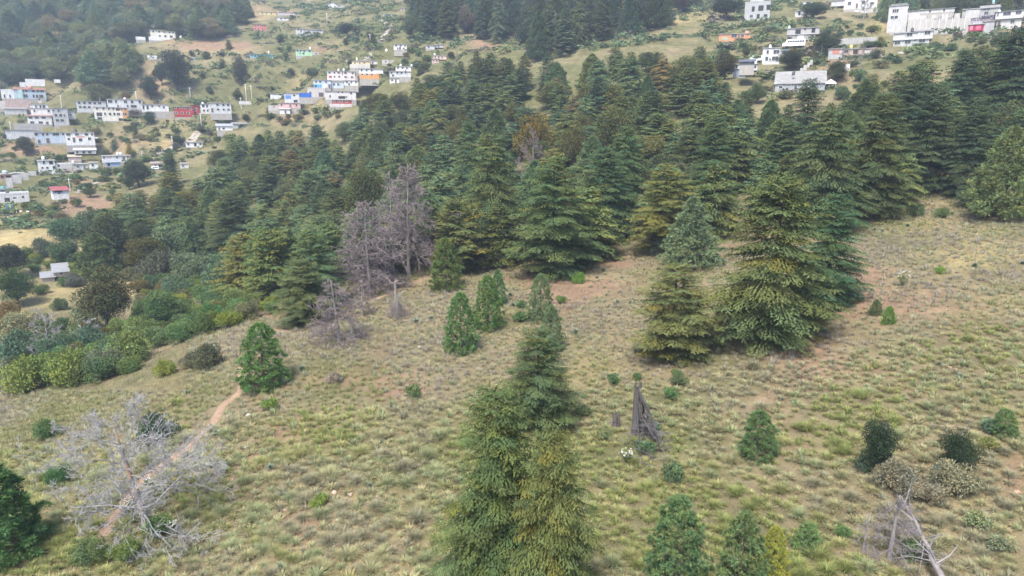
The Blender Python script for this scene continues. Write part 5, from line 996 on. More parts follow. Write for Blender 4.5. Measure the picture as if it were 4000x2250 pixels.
# ---------------------------------------------------------------- woods: trees planted one by one inside their outlines
def inside(px, py, poly):
    c = False; n = len(poly)
    for i in range(n):
        x1, y1 = poly[i]; x2, y2 = poly[i-1]
        if (y1 > py) != (y2 > py) and px < (x2-x1)*(py-y1)/(y2-y1)+x1: c = not c
    return c
def plant(poly, ybox, gap, kinds, label, group, limit, seed, mid=.62, hr=(11, 16), aspect=(.46, .60), names=None):
    """kinds = [(weight, prototypes, colour, name, category, height factor)]"""
    rg = random.Random(seed); n = 0; tries = 0; own = []
    while n < limit and tries < 30000:
        tries += 1
        Y = ybox[0]+(ybox[1]-ybox[0])*rg.random(); px = rg.uniform(min(p[0] for p in poly), max(p[0] for p in poly))
        X = (px*S15-2000)/FPX*Y*.97; Z = float(H(X, Y)); hh = rg.uniform(*hr)
        qx, qy = project(X, Y, Z+mid*hh); qx /= S15; qy /= S15
        if not inside(qx, qy, poly): continue
        hw = hh*.33; tx0, ty0 = project(X-hw, Y, Z+hh*1.02); tx1, ty1 = project(X+hw, Y, Z)
        if any(Y < hr_[4]+1 and tx0 < hr_[2]-4 and tx1 > hr_[0]+4 and ty0 < hr_[3]-.35*(hr_[3]-hr_[1]) and ty1 > hr_[1] for hr_ in HOUSE_RECTS): continue
        if any(abs(X-hx) < hw_+1 and -3 < Y-hy < 11 for hx, hy, hw_ in HOUSE_SPOTS): continue
        g = gap*(.75+.5*rg.random())
        if any((X-a)**2+(Y-b)**2 < (g*.5+c*.75)**2 for a, b, c in TREE_SPOTS): continue
        wt = [k[0]*(5 if k[1] is OAK and len(kinds) == 6 and qx < 560 else 1) for k in kinds]
        r = rg.random()*sum(wt)
        for k, w_ in zip(kinds, wt):
            r -= w_
            if r <= 0: break
        h = hh*k[5]; w = h*rg.uniform(*aspect)*(1.35 if k[1] is OAK else 1); c = np.array(k[2])*(1+.30*(rg.random()*2-1)); sh = .16*(rg.random()*2-1); c = c*np.array([1.08+sh, 1.06, .77-sh])*1.12
        place_tree(k[1][rg.randrange(len(k[1]))], k[3], label(k, ('tall' if hh > hr[0]+.66*(hr[1]-hr[0]) else 'short' if hh < hr[0]+.33*(hr[1]-hr[0]) else 'mid-sized') + (' broad' if w/h > (aspect[0]+aspect[1])/2*(1.35 if k[1] is OAK else 1) else ' slim'), qx, qy), k[4], X, Y, Z, h, w, tuple(c), group(k), crown='foliage' if k[1] in (BUSH, BUSH_F) else 'crown', trunk='stems' if k[1] in (BUSH, BUSH_F) else 'trunk')
        TREE_SPOTS.append((X, Y, gap*.5)); n += 1
    return n
WOOD_MAIN = [(185,545),(235,520),(330,465),(400,440),(510,395),(530,345),(640,320),(735,330),(850,300),(890,245),(960,215),(1060,170),(1110,150),(1200,130),(1290,140),(1380,150),(1500,128),(1640,112),(1760,95),(1800,115),(1785,170),(1800,215),(1900,262),(1990,270),(2060,265),(2160,200),(2230,180),(2340,165),(2420,125),(2580,110),(2580,420),(2430,470),(2270,470),(2130,520),(1830,510),(1690,580),(1480,580),(1200,590),(1090,600),(880,570),(840,600),(700,650),(560,600),(470,560),(420,560),(330,590),(240,600),(190,580)]
CYK = [(3, CY_LO, (.075,.104,.062), "cypress_tree", "cypress", 1.0), (2.4, CY_LO, (.086,.118,.064), "cypress_tree", "cypress", .95), (1.3, CY_LO, (.108,.124,.062), "cypress_tree", "cypress", .95),
       (.45, CY_LO, (.125,.110,.066), "cypress_tree", "cypress", .9), (1.3, PINE_B, (.100,.140,.078), "pine_tree", "pine", .9), (1.3, OAK, (.098,.110,.062), "oak_tree", "oak", .75)]
def zone(x, y):
    top = 470-.19*min(x, 1700) if x < 1800 else 260
    z = [(420, "the valley woods below the carport"), (620, "the valley woods below the block houses"), (800, "the woods around the rusty cypress"), (1000, "the woods behind the grey dead trees"), (1200, "the woods below the orange and white house"),
         (1420, "the woods around the golden oak"), (1640, "the woods behind the olive round oak"), (1850, "the woods behind the yellow-green cypress"), (2050, "the woods below the blue-white house"), (2230, "the woods behind the tallest cypress row"), (9999, "the woods under the upper lawn")]
    return next(t for m, t in z if x < m), ("upper " if y < top-20 else "inner " if y < top+130 else "lower ")
def wood_label(k, rg, x, y):
    tone = {(.075,.104,.062): "dark green", (.086,.118,.064): "green", (.108,.124,.062): "olive", (.125,.110,.066): "brownish", (.100,.140,.078): "pale tufted", (.098,.110,.062): "round-crowned"}.get(k[2], "dark")
    a, b = zone(x, y); return f"{rg} {tone} {k[4]} in " + a.replace("the ", "the "+b, 1)
n1 = plant(WOOD_MAIN, (118, 345), 7.2, CYK, wood_label, lambda k: "trees of the main woods", 310, 3, mid=.86, hr=(9.5, 14.5), aspect=(.74, 1.0))
WOOD_LEFT = [(-40,-35),(640,-35),(625,15),(590,50),(520,75),(450,70),(360,95),(345,130),(300,150),(305,190),(270,225),(245,258),(205,262),(185,215),(120,190),(60,200),(-40,225)]
OKK = [(4, OAK, (0.105,0.129,0.093), "oak_tree", "oak", .85), (2, OAK, (0.129,0.156,0.099), "oak_tree", "oak", .85), (1.2, OAK, (0.158,0.147,0.111), "oak_tree", "oak", .8), (3.4, PINE_B, (0.120,0.162,0.108), "pine_tree", "pine", 1.0)]
def left_label(k, rg, x, y):
    tone = {(0.105,0.129,0.093): "dark", (0.129,0.156,0.099): "green", (0.158,0.147,0.111): "brown-grey", (0.120,0.162,0.108): "dark tufted"}[k[2]]
    return f"{rg} {tone} {k[4]} in " + ("upper" if y < 80 else "lower")+" far forest " + ("above the red-edged house" if x < 130 else "left of the lone white house" if x < 300 else "around the lone white house" if x < 450 else "right of the lone white house")
n2 = plant(WOOD_LEFT, (370, 660), 8.6, OKK, left_label, lambda k: "trees of the far left forest", 245, 4, mid=.55, hr=(12, 18), aspect=(.75, .95))
WOOD_TOP = [(985,85),(965,50),(1000,15),(1030,-22),(1800,-22),(1750,0),(1660,45),(1570,68),(1480,85),(1420,110),(1350,125),(1310,95),(1200,80),(1080,85)]
TPK = [(3, CY_LO, (.062,.082,.060), "cypress_tree", "cypress", 1.15), (1, OAK, (.070,.084,.062), "oak_tree", "oak", 1.0), (2.6, PINE_B, (.072,.098,.064), "pine_tree", "pine", 1.15), (.6, OAK, (.105,.086,.074), "oak_tree", "oak", .9)]
n3 = plant(WOOD_TOP, (300, 560), 6.4, TPK, lambda k, rg, x, y: rg+(" dark " if k[2][0] < .1 else " purplish-brown ")+f"{k[4]} in the upper forest " + ("right of the whitish snag" if x > 1400 else "around the red-brown withered conifer" if x > 1200 else "left of the red-brown withered conifer"), lambda k: "trees of the upper forest", 215, 5, mid=.3, hr=(13, 18), aspect=(.45, .6))
WOOD_RT = [(2200,-60),(2640,-60),(2640,60),(2540,40),(2500,15),(2430,0),(2300,25),(2230,10)]
n4 = plant(WOOD_RT, (300, 460), 7.0, OKK, lambda k, rg, x, y: f"{rg} {k[4]} in the woods behind the walled compound", lambda k: "trees behind the compound", 40, 6)
print("woods", n1, n2, n3, n4)

# lone trees dotted over the far hillside and the gaps between the houses
FAR_HILL = [(300,160),(480,110),(700,60),(980,60),(1050,100),(1180,130),(1050,170),(880,200),(860,290),(640,300),(520,330),(430,420),(300,430),(180,520),(0,600),(0,420),(60,350),(250,300),(260,250)]
n5 = plant(FAR_HILL, (215, 520), 13.0, [(3, OAK, (.080,.098,.066), "oak_tree", "oak", .5), (1, OAK, (.10,.092,.078), "oak_tree", "oak", .5), (1, CY_LO, (.075,.098,.066), "cypress_tree", "cypress", .55)],
  lambda k, rg, x, y: f"{rg} lone {k[4]} on the far hillside " + ("near the block houses" if x < 350 else "below the red house row" if x < 600 and y > 250 else "left of the green and turquoise houses" if x < 650 else "around the green and turquoise houses" if x < 800 else "beside the steep track"), lambda k: "lone trees on the far hillside", 45, 9, hr=(7, 12), aspect=(.7, .95))
THICKET = [(30,640),(120,600),(240,610),(330,640),(420,650),(540,650),(680,720),(700,770),(620,790),(560,800),(470,820),(380,850),(330,900),(330,960),(200,990),(0,1000),(0,840),(60,800),(200,800),(210,850),(350,800),(350,720),(300,680),(190,700),(100,690)]
n6 = plant(THICKET, (88, 190), 3.6, [(3, BUSH_F, (.092,.135,.062), "bush", "bush", 1), (2, BUSH_F, (.105,.150,.080), "bush", "bush", 1), (1.2, BUSH_F, (.125,.118,.072), "bush", "bush", 1), (.8, BUSH_F, (.165,.205,.058), "bush", "bush", .8)],
  lambda k, rg, x, y: f"{rg} " + {(.092,.135,.062): "green", (.105,.150,.080): "blue-green", (.125,.118,.072): "brownish", (.165,.205,.058): "yellow-green"}[k[2]]+" bush in the thicket " + ("below the hut" if x < 200 else "around the olive-brown oak" if x < 380 else "beside the dry hollow" if y < 700 else "above the slope of tussocks"), lambda k: "bushes of the valley thicket", 190, 10, mid=.5, hr=(1.8, 3.8), aspect=(1.1, 1.6))
print("lone", n5, "thicket", n6)

def shrub_label(where): return lambda k, rg, x, y: f"{rg} " + {(.095,.125,.062): "green", (.125,.120,.080): "dry brownish", (.085,.115,.075): "grey-green"}[k[2]]+" garden shrub " + where(x, y)
GSH = [(3, BUSH, (.095,.125,.062), "garden_shrub", "shrub", 1), (1.4, BUSH, (.125,.120,.080), "garden_shrub", "shrub", 1), (1.5, BUSH, (.085,.115,.075), "garden_shrub", "shrub", 1)]
n7 = plant([(0,270),(60,300),(250,290),(620,290),(640,320),(500,400),(330,480),(180,560),(0,600)], (215, 380), 4.5, GSH, shrub_label(lambda x, y: ("near the red-roofed shed" if y > 430 else "near the block tower house" if y > 375 else "by the black-tank white house" if x < 260 else "below the cream orange-cornered house" if x < 380 else "around the tan field")), lambda k: "shrubs between the valley houses", 80, 14, mid=.4, hr=(1.4, 3.6), aspect=(1.0, 1.8))
n8 = plant([(640,215),(880,170),(1100,110),(1080,160),(900,230),(860,300),(660,310)], (270, 430), 4.5, GSH, shrub_label(lambda x, y: "around the " + ("blue tarpaulin" if x < 800 else "orange and white house" if x < 970 else "white terraced house")), lambda k: "shrubs around the middle houses", 40, 15, mid=.4, hr=(1.4, 3.6), aspect=(1.0, 1.8))
n9 = plant([(1800,60),(2200,30),(2560,90),(2560,125),(2300,180),(2150,260),(1900,260),(1820,180)], (205, 330), 4.0, GSH, shrub_label(lambda x, y: "near the " + ("orange single-storey house" if x < 1900 else "white bus" if x < 2080 else "long retaining wall" if x < 2230 else "white gabled house" if x < 2380 else "compound's right end")), lambda k: "shrubs around the upper houses", 70, 16, mid=.4, hr=(1.2, 3.2), aspect=(1.0, 1.8))
print("shrubs", n7, n8, n9)
# ---------------------------------------------------------------- bushes
def bush(x, y, w, color, label, hfac=.8, name="bush", cat="bush", group=None, v=None):
    X, Yy, Z = ground(x*S15, y*S15); dep = Yy*math.cos(PITCH)-Z*math.sin(PITCH); W = w*S15*dep/FPX
    bl_ = BUSH_F if W > 2.2 else BUSH; p = bl_[(v if v is not None else rnd.randrange(4)) % len(bl_)]; TREE_SPOTS.append((X, Yy, W*.4))
    return place_tree(p, name, label, cat, X, Yy, Z, W*hfac, W, tuple(np.array(color)*1.2), group, crown="foliage", trunk="stems", sink=.05)
B_LIME = (.160, .205, .055); B_GRN = (.095, .150, .055); B_TEAL = (.085, .135, .080); B_DULL = (.120, .130, .070); B_CREAM = (.36, .34, .24)
BUSHES = [ (70,985,120,B_LIME,"bright lime-green bush lowest at left in the shrub bank"), (185,965,115,B_LIME,"broad lime-green bush left of the leafless teal shrub"), (330,915,105,(.135,.175,.058),"lime-green bush at the right end of the shrub bank"),
 (285,905,70,B_TEAL,"blue-green feathery shrub in the shrub bank"), (270,945,95,(.115,.135,.080),"grey-green shrub with dry brown underside in the shrub bank"), (60,915,110,B_TEAL,"dark teal bush behind the lime bushes at left"), (150,905,90,(.075,.12,.065),"dark green bush under the leafless tree"),
 (235,880,80,B_TEAL,"teal bush behind the feathery shrub"), (20,830,90,(.185,.135,.050),"rusty-brown bush at the left edge"), (60,850,95,(.21,.21,.115),"pale yellowish flowering bush at the left"), (215,830,80,(.20,.21,.11),"pale flowering bush right of the leafless tree"),
 (415,945,55,(.20,.225,.055),"yellow-green low bush beside the path bend"), (520,925,80,(.095,.105,.060),"dull green juniper-like bush with a dead white stick"), (480,925,50,(.15,.14,.085),"dry half-bare bush left of the juniper-like one"),
 (460,860,70,B_GRN,"fresh green bush on the slope below the round-crowned tree"), (400,800,90,B_GRN,"leafy green bush at the foot of the round-crowned tree"), (530,815,70,(.085,.16,.055),"bright young pine bush by the thicket edge"), (600,790,60,(.085,.15,.055),"green bush at the end of the thicket"),
 (350,850,70,(.14,.19,.06),"light green bush above the lime bushes"), (300,845,60,(.15,.20,.06),"yellow-green bush beside the pale flowering one"), (490,840,70,(.09,.15,.06),"medium green bush between slope and thicket"),
 (235,1412,85,(.105,.145,.058),"fresh green creeping bush below the bare tree"), (320,1412,80,(.13,.18,.055),"green weedy patch right under the bare tree"), (395,1345,70,(.10,.16,.055),"green bush at the bare tree's foot"), (150,1215,62,(.06,.125,.045),"dark green pine-like bush left of the bare tree"), (395,1110,95,(.06,.095,.055),"dark bush behind the upper limbs of the bare tree"), (120,1100,60,B_GRN,"low green bush in the left tussocks"),
 (680,1033,42,(.13,.20,.045),"small bright bush in the tussocks below the egg-shaped pine"), (800,1275,46,(.17,.22,.05),"round yellow-green bush near the scattered stones"), (545,1095,40,(.10,.16,.06),None), (1038,1000,44,(.105,.14,.055),"spindly green sapling bush above the tussock field"),
 (1545,965,38,(.085,.135,.055),"small green sapling left of the pale olive cypress foot"), (1602,955,26,(.09,.15,.055),"smallest sapling right of the small green one"), (1690,1005,40,(.085,.15,.055),"bright sapling near the broken trunk"), (1708,968,44,(.10,.13,.06),"dull green sapling below the pale olive cypress"), (1700,950,30,B_GRN,"tiny green sapling just under the pale olive cypress"),
 (1458,712,36,(.12,.21,.045),"bright green dome bush beside the agaves of the broad cypress"), (1410,765,30,(.12,.18,.05),"small bright bush on the bare pinkish patch"), (1310,810,40,(.085,.145,.055),"dark green sapling in the middle saplings"), (1310,775,30,(.085,.14,.06),"small sapling behind the dark green sapling"),
 (2365,690,26,(.14,.22,.045),"bright tuft bush on the upper right slope"), (2485,1130,48,(.16,.17,.06),"yellowish bush near the right edge"), (2490,1085,50,(.10,.15,.085),"blue-green bush by the small right-edge pine"), (2510,1385,60,(.16,.18,.10),"white-flecked flowering bush in the bottom right corner"), (2455,1330,62,(.19,.21,.10),"yellowish flowering bush above the corner"), (2120,1350,40,B_GRN,"low green bush left of the dead fir"), (2290,1400,60,B_GRN,"green bush at the foot of the dead fir"), (1640,1090,46,(.07,.13,.055),"dark green herbs at the foot of the broken trunk"), (1620,1140,50,(.085,.14,.06),"green herbs under the fallen limbs"),
 (1520,1105,40,(.16,.18,.08),"white-flowering weed left of the broken trunk"), (1690,1210,60,(.085,.13,.06),"green shrub above the lumpy bottom pine"), (1465,1045,40,(.10,.13,.06),"greyish bush right of the cypress's bare foot"), (840,965,40,(.20,.17,.13),"grey-brown dry bush by the egg-shaped pine"),
 (2250,1235,110,(.185,.175,.115),"cream-flowered bush below the left holly oak"), (2330,1262,80,(.195,.18,.12),"cream-flowered bush in the middle of three"), (2395,1245,120,(.18,.18,.11),"cream-flowered bush below the right holly oak"), (2170,1185,50,(.06,.085,.05),"dark undergrowth bush at the left holly oak's foot"),
 (550,1380,0,B_GRN,None), (2220,805,0,B_GRN,None), (940,705,50,(.06,.12,.045),"green bush at the foot of the left dead conifer"), (2300,545,44,(.105,.14,.06),"green bush at the forest foot above the agaves"), (2370,548,36,(.11,.15,.06),"dark green bush among the upper agaves"), (2440,520,70,(.085,.115,.058),"big bush under the lobed pine"), (2520,545,80,(.09,.115,.06),"bush under the lobed pine at the right edge"), (2280,525,40,(.12,.16,.06),None),
 (105,740,36,(.11,.15,.06),"round bush on the dry knoll below the hut"), (165,720,34,(.10,.15,.055),"green bush on the dry knoll"), (150,780,40,(.095,.13,.06),"dark bush lower on the dry knoll"), (190,720,44,(.12,.13,.10),"grey bare-ish bush at the hut's corner"), (545,690,70,(.095,.14,.065),"leafy bush by the thicket's dry hollow"), (420,660,120,(.10,.135,.065),"wide green shrub mass left of the dry hollow"), (330,690,0,B_GRN,None), (480,710,100,(.105,.14,.075),"wide shrub right of the white board"), (400,705,95,(.095,.10,.062),"brownish shrub beside the white board"), (560,730,90,(.10,.145,.075),"feathery green shrub in the thicket"), (620,740,80,(.095,.125,.065),"dull shrub at the thicket's right end"), (450,745,70,(.10,.15,.08),"blue-green shrub below the brownish one"), (520,770,70,(.09,.15,.06),"green shrub over the lower thicket"),
 (165,660,80,(.08,.12,.062),"dense bush behind the hut"), (110,645,60,(.09,.11,.07),"greyish bush left of the hut roof"), (235,600,90,(.075,.11,.06),"dense bush below the large dark oak"), (165,600,70,(.07,.12,.062),"bush on the edge of the valley meadow"), (1670,640,70,(.075,.085,.05),"dark brush under the yellow-green cypress"), (1570,600,90,(.065,.085,.05),"dark brush at the forest foot"), (1225,625,60,(.07,.11,.05),"green brush at the foot of the tall edge cypress"), (2120,250,40,(.075,.11,.055),"bush by the white tent"), (2310,122,36,(.085,.12,.06),"bush on the lawn before the compound wall"), (2350,125,44,(.075,.11,.058),"wide bush row on the lawn"), (2390,128,40,(.08,.115,.058),"bush at the end of the lawn's bush row"), (2445,105,30,(.10,.13,.07),"bush on the dry bank below the pink house"), (2190,120,44,(.08,.11,.06),"bush in front of the long retaining wall"), (2160,205,40,(.09,.13,.065),"bush below the lawn's leafless trees"), (2250,222,50,(.09,.13,.06),None)]
for bx, by, bw, bc, bl in BUSHES:
    if bl and bw: bush(bx, by, bw, bc, bl, .42 if by < 135 and bx > 2100 else .8)
def blossoms(x, y, w, n, label):
    """white flower heads on a weed: stems with small petal clusters"""
    X, Yy, Z = ground(x*S15, y*S15); dep = Yy*math.cos(PITCH)-Z*math.sin(PITCH); W = w*S15*dep/FPX; rg = np.random.default_rng(int(x)); t = thing("flowering_weed", label, "flower", (X, Yy, Z))
    st = MB(); fl = MB(); 
    for k in range(n):
        a = rg.random()*6.28; r = W*.5*math.sqrt(rg.random()); h = W*(.7+.5*rg.random()); p = np.array([math.cos(a)*r, math.sin(a)*r, h])
        st.tube([[0, 0, -.05], p*[.6, .6, .5], p], [.012, .010, .006], 3, (.12, .17, .06), cap=False)
        q = unit(rg.normal(size=(7, 3))+[0, 0, .6]); kites(fl, np.repeat(p[None], 7, 0), q, .10, .08, (.72, .70, .60), .05)
        q = unit(rg.normal(size=(6, 3))); kites(st, np.repeat(p[None]*.7, 6, 0)+q*.05, q, .16, .07, (.11, .17, .06), .05)
    obj("stems", st.mesh("weed_stems", M['blade']), t); obj("flower_heads", fl.mesh("flower_heads", M['leaf']), t)
blossoms(435,1338,24,40,"white-flowering weed right of the bare tree's foot"); blossoms(330,1300,46,46,"white-flowering weed behind the bare tree's limbs"); blossoms(372,1228,24,22,"white-flowering weed beside the bare tree's trunk")
blossoms(1628,1096,14,18,"white flowers between the broken trunk's fallen limbs"); blossoms(1575,1165,30,26,"white flowers left of the fallen limbs"); blossoms(2270,720,34,34,"pale flowering shrublet on the bare right-hand slope"); blossoms(195,1110,16,12,"white flower stalks in the left tussocks"); blossoms(1720,1375,1,1,"x") if False else None
# ---------------------------------------------------------------- agaves
AG = [agave_mesh(1), agave_mesh(2, 26), agave_mesh(3, 40)]
def stalk_mesh(L):
    rg = np.random.default_rng(3); mb = MB(); z = np.linspace(0, L, 6); mb.tube(np.stack([np.cumsum(rg.normal(size=6)*.02*L*.3), z*0, z], 1), np.linspace(.05, .025, 6), 5, (.30, .24, .16))
    for k in range(16):
        zz = L*(.82+.18*rg.random()); a = rg.random()*6.28; mb.tube([[0, 0, zz], [math.cos(a)*.16, math.sin(a)*.16, zz+.1]], [.03, .015], 3, (.26, .2, .13), cap=False)
    return mb.mesh("agave_stalk", M['twig'])
AGAVES = [(2362,485,28,"agave with a tall leaning flower stalk under the dark forest edge",3.4), (2452,672,32,"agave with a tall thin flower stalk on the upper right slope",3.0), (2280,498,20,"small agave in the brush at the top of the slope",0), (2302,525,18,"agave just below the forest on the upper slope",0), (2283,570,24,"agave alone on the slope below the tall agave stalk",0), (2345,535,18,"small dark agave at the top right",0), (2395,540,22,"agave near the lobed pine",0), (2182,578,20,"leftmost of three agaves beside the tall cypress",0), (2200,580,20,"middle of three agaves beside the tall cypress",0), (2218,583,22,"rightmost of three agaves beside the tall cypress",0),
 (1360,690,0,"",0), (1425,690,30,"dark agave under the skirt of the broad cypress",0), (1452,690,24,"withered greyish agave next to the dark one",0), (1518,683,28,"agave on the flat patch right of the broad cypress",0), (1502,700,20,"small agave in front of the flat-patch agave",0), (1553,762,22,"agave on the bare pinkish patch",0), (1585,762,18,"small agave beside the pale stone on the bare patch",0), (1450,840,40,"broad bright agave below the bare pinkish patch",0), (1283,745,26,"agave left of the slim grey-green pine",0), (1290,770,26,"agave below another near the slim pine",0),
 (1048,815,44,"large grass-like agave clump below the snapped trunk",0), (1085,805,34,"dark agave right of the large clump",0), (1265,640,30,"agave at the end of the path by the forest",0), (760,930,34,"agave in the shade right of the egg-shaped pine",0), (722,965,40,"big agave under the egg-shaped pine",0), (745,880,0,"",0), (545,1095,44,"agave beside the dirt path above the bare tree",0), (680,1180,36,"agave in the tussock field right of the path",0), (710,1250,36,"agave half buried in a tussock near the stones",0), (800,1165,0,"",0), (705,1430,44,"long-leaved agave at the bottom edge left of the cypresses",0), (1085,1195,30,"small bright agave in the tussocks left of the cypresses",0), (1118,1212,24,"agave touching the olive cypress's skirt",0), (930,1225,30,"pale agave in the open stony patch",0), (870,1272,22,"tiny agave beside the stones",0), (898,1275,24,"little agave next to the tiny one by the stones",0),
 (2415,950,34,"larger of two agaves on the mid right slope",0), (2362,918,26,"smaller of two agaves on the mid right slope",0), (1780,895,18,"dark little agave right of the pale olive cypress",0), (1820,928,20,"small dead-looking agave below the largest cypress",0), (2152,765,0,"",0), (2165,733,22,"withered violet agave right of the dark bluish cypress",0), (2572,665,26,"agave at the right edge of the slope",0), (1415,770,0,"",0), (1245,905,0,"",0), (840,1180,0,"",0), (2240,1050,0,"",0), (755,1040,0,"",0), (500,890,20,"small agave near the juniper-like bush",0), (470,990,24,"agave among the tussocks below the lime bush",0)]
for ax, ay, aw, al, st in AGAVES:
    if not aw: continue
    X, Yy, Z = ground(ax*S15, ay*S15); dep = Yy*math.cos(PITCH)-Z*math.sin(PITCH); W = aw*1.12*S15*dep/FPX/2; TREE_SPOTS.append((X, Yy, W*.7))
    t = thing("agave", al, "agave", (X, Yy, Z), rnd.random()*6, (W, W, W)); obj("leaves", rnd.choice(AG), t, color=(.30, .27, .26) if "wither" in al or "dead" in al else tuple(np.array((.145, .180, .115))*rnd.uniform(.8, 1.2)))
    if st:
        s = obj("flower_stalk", stalk_mesh(st*1.15), t); s.scale = (1/W, 1/W, 1/W); s.rotation_euler = (0, .12, 0)
# ---------------------------------------------------------------- stones
def rock_mesh(seed):
    rg = np.random.default_rng(seed); me = bpy.data.meshes.new("stone"); import bmesh
    bm = bmesh.new(); bmesh.ops.create_icosphere(bm, subdivisions=2, radius=1)
    for v in bm.verts: v.co *= 1+.28*rg.normal()*.5; v.co.z *= .6
    bm.to_mesh(me); bm.free(); me.materials.append(M['rock']); return me
RK = [rock_mesh(k) for k in range(4)]
STONES = [(745,1075,15,(.5,.33,.24),"flat orange stone above the tussock field"), (770,1085,14,(.5,.34,.26),"flat orange stone right of its twin"), (842,1240,16,(.52,.38,.30),"pinkish stone above the stone heap"), (880,1245,16,(.55,.42,.33),"pale stone above the stone heap"), (705,1272,12,(.55,.33,.25),"reddish stone in the stony patch"), (718,1283,14,(.52,.34,.27),"reddish stone below the other in the stony patch"), (862,1300,14,(.62,.55,.42),"cream stone in the heap, topmost"), (850,1308,12,(.62,.54,.42),"cream stone in the heap, lower left"), (868,1312,12,(.60,.52,.40),"cream stone in the heap, lower right"), (903,1318,12,(.6,.52,.4),"cream stone of the lower heap"), (895,1335,12,(.6,.5,.4),"cream stone at the bottom of the lower heap"), (918,1325,10,(.58,.5,.4),"small cream stone of the lower heap"), (950,1250,10,(.55,.36,.28),"small red stone below the pale agave"), (2270,895,10,(.55,.40,.28),"tan stone on the right-hand slope"), (2405,930,10,(.5,.3,.2),"orange stone by the larger agave"), (2390,925,9,(.5,.32,.22),"orange stone left of its neighbour by the agave"), (2560,1240,18,(.52,.30,.2),"orange stone near the right edge"), (2540,1335,12,(.5,.3,.2),"orange stone in the corner slope"), (1055,873,9,(.5,.42,.42),"greyish pink stone in the middle slope"), (705,1050,9,(.7,.7,.72),"small white stone in the tussocks"), (625,1045,12,(.6,.59,.57),"pale grey stone right of the path"), (620,1127,14,(.55,.53,.5),"grey stone under the path's bend"), (575,1048,10,(.6,.57,.52),"pale stone beside the path"), (360,1055,0,(0,0,0),"")]
for sx, sy, sw, sc, sl in STONES:
    if not sw: continue
    X, Yy, Z = ground(sx*S15, sy*S15); W = sw*S15*Yy/FPX/2
    o = tag(obj("stone", rnd.choice(RK), None, (X, Yy, Z+W*.15), (0, 0, rnd.random()*6), sc), sl, "stone"); o.scale = (W*1.1, W*.9, W)
# ---------------------------------------------------------------- tussock grass
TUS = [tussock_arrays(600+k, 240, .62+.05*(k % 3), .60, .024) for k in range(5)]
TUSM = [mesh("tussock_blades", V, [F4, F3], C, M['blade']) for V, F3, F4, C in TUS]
T_COL = [((.372,.362,.212), "straw-green"), ((.345,.358,.250), "grey-green"), ((.412,.385,.280), "pale straw"), ((.305,.325,.160), "olive"), ((.362,.334,.282), "dry grey")]
def where_of(qx, qy):
    if qx < 200: return "left of the large bare tree" if qy > 1050 else "below the lime-green bushes"
    if qx < 440: return "under the large bare tree" if qy > 1050 else "below the lime-green bushes"
    if qx < 600: return "between the bare tree and the dirt path" if qy < 1200 else "right of the bare tree's foot"
    if qx < 860: return "below the egg-shaped pine" if qy < 1150 else "left of the stone heap" if qy < 1330 else "by the long-leaved bottom agave"
    if qx < 1120: return "in the tussock field below the mid-slope pine" if qy < 1200 else "right of the stone heap"
    if qx < 1560: return "around the two bottom-edge cypresses"
    if qx < 1760: return "around the broken trunk" if qy < 1200 else "above the lumpy bottom pine"
    if qx < 1980: return "around the round-topped pine" if qy < 1180 else "above the loose bottom pine"
    if qx < 2160: return "left of the left holly oak" if qy < 1220 else "around the small pale pine bush"
    if qx < 2340: return "between the two holly oaks" if qy < 1220 else "around the dead fir skeleton"
    return "around the right holly oak" if qy < 1260 else "in the bottom right corner"
_pq = np.concatenate([np.column_stack([Q[::2], np.full(len(Q[::2]), w/2+.45)]) for Q, w in PATH_LINES if Q[0, 1] < 150])
_pq = np.concatenate([_pq, np.array([(a, b, c*.75) for a, b, c in TREE_SPOTS if b < 150])])
def blocked(X, Y):
    out = np.zeros(len(X), bool)
    for i in range(0, len(X), 4000):
        x = X[i:i+4000, None]; y = Y[i:i+4000, None]
        out[i:i+4000] = (((x-_pq[:, 0])**2+(y-_pq[:, 1])**2) < _pq[:, 2]**2).any(1)
    return out
def scatter_tussocks():
    rg = random.Random(21); cell = {}; kept = []
    rgn = np.random.default_rng(22); n = 66000
    Y = 34+112*rgn.random(n)**.8; X = (rgn.random(n)*4500-250-2000)/FPX*Y; Z = H(X, Y); g, b, s = land_cover(X, Y, Z); px0 = project(X, Y, Z)[0]/S15
    big = np.clip(fbm(X/11, Y/11, 150)*1.6-.3, 0, 1); dens = .78+1.8*(fbm(X/8, Y/8, 130)-.45)+.35*(px0 < 1300)-1.0*np.maximum(b-.28, 0)-.25*np.maximum(s-.6, 0)
    px, py = project(X, Y, Z); px = px/S15; py = py/S15
    dens = dens*np.where((px < 470) & (py < 985), .0, 1)*np.where((py < 640) & (px < 2120), .0, 1)*np.where((py < 470), 0, 1)*np.where((px > 1950) & (py < 900), .75, 1)*np.where((py < 800) & (px < 900), .25, 1)*np.where((py < 760) & (px > 900) & (px < 2120), .4, 1)
    blk = blocked(X, Y)
    for i in range(n):
        if blk[i] or rgn.random() > dens[i]: continue
        x, y = X[i], Y[i]; r = .52+.42*rgn.random()+.60*rgn.random()**2.2*(.5+1.0*big[i]); r *= 1.18 if px0[i] < 1150 else 1.0; k = (int(x//2), int(y//2)); bad = False
        for a in (-1, 0, 1):
            for c in (-1, 0, 1):
                for (u, v, q) in cell.get((k[0]+a, k[1]+c), ()):
                    if (u-x)**2+(v-y)**2 < (.33*(r+q))**2: bad = True
        if bad: continue
        cell.setdefault(k, []).append((x, y, r)); kept.append((x, y, float(Z[i]), r, px[i], py[i], g[i]))
    return kept
KEPT = scatter_tussocks()
_vis = sorted([k for k in KEPT if -5 < k[4] < 2580 and k[5] < 1452], key=lambda k: -k[3]/k[1])
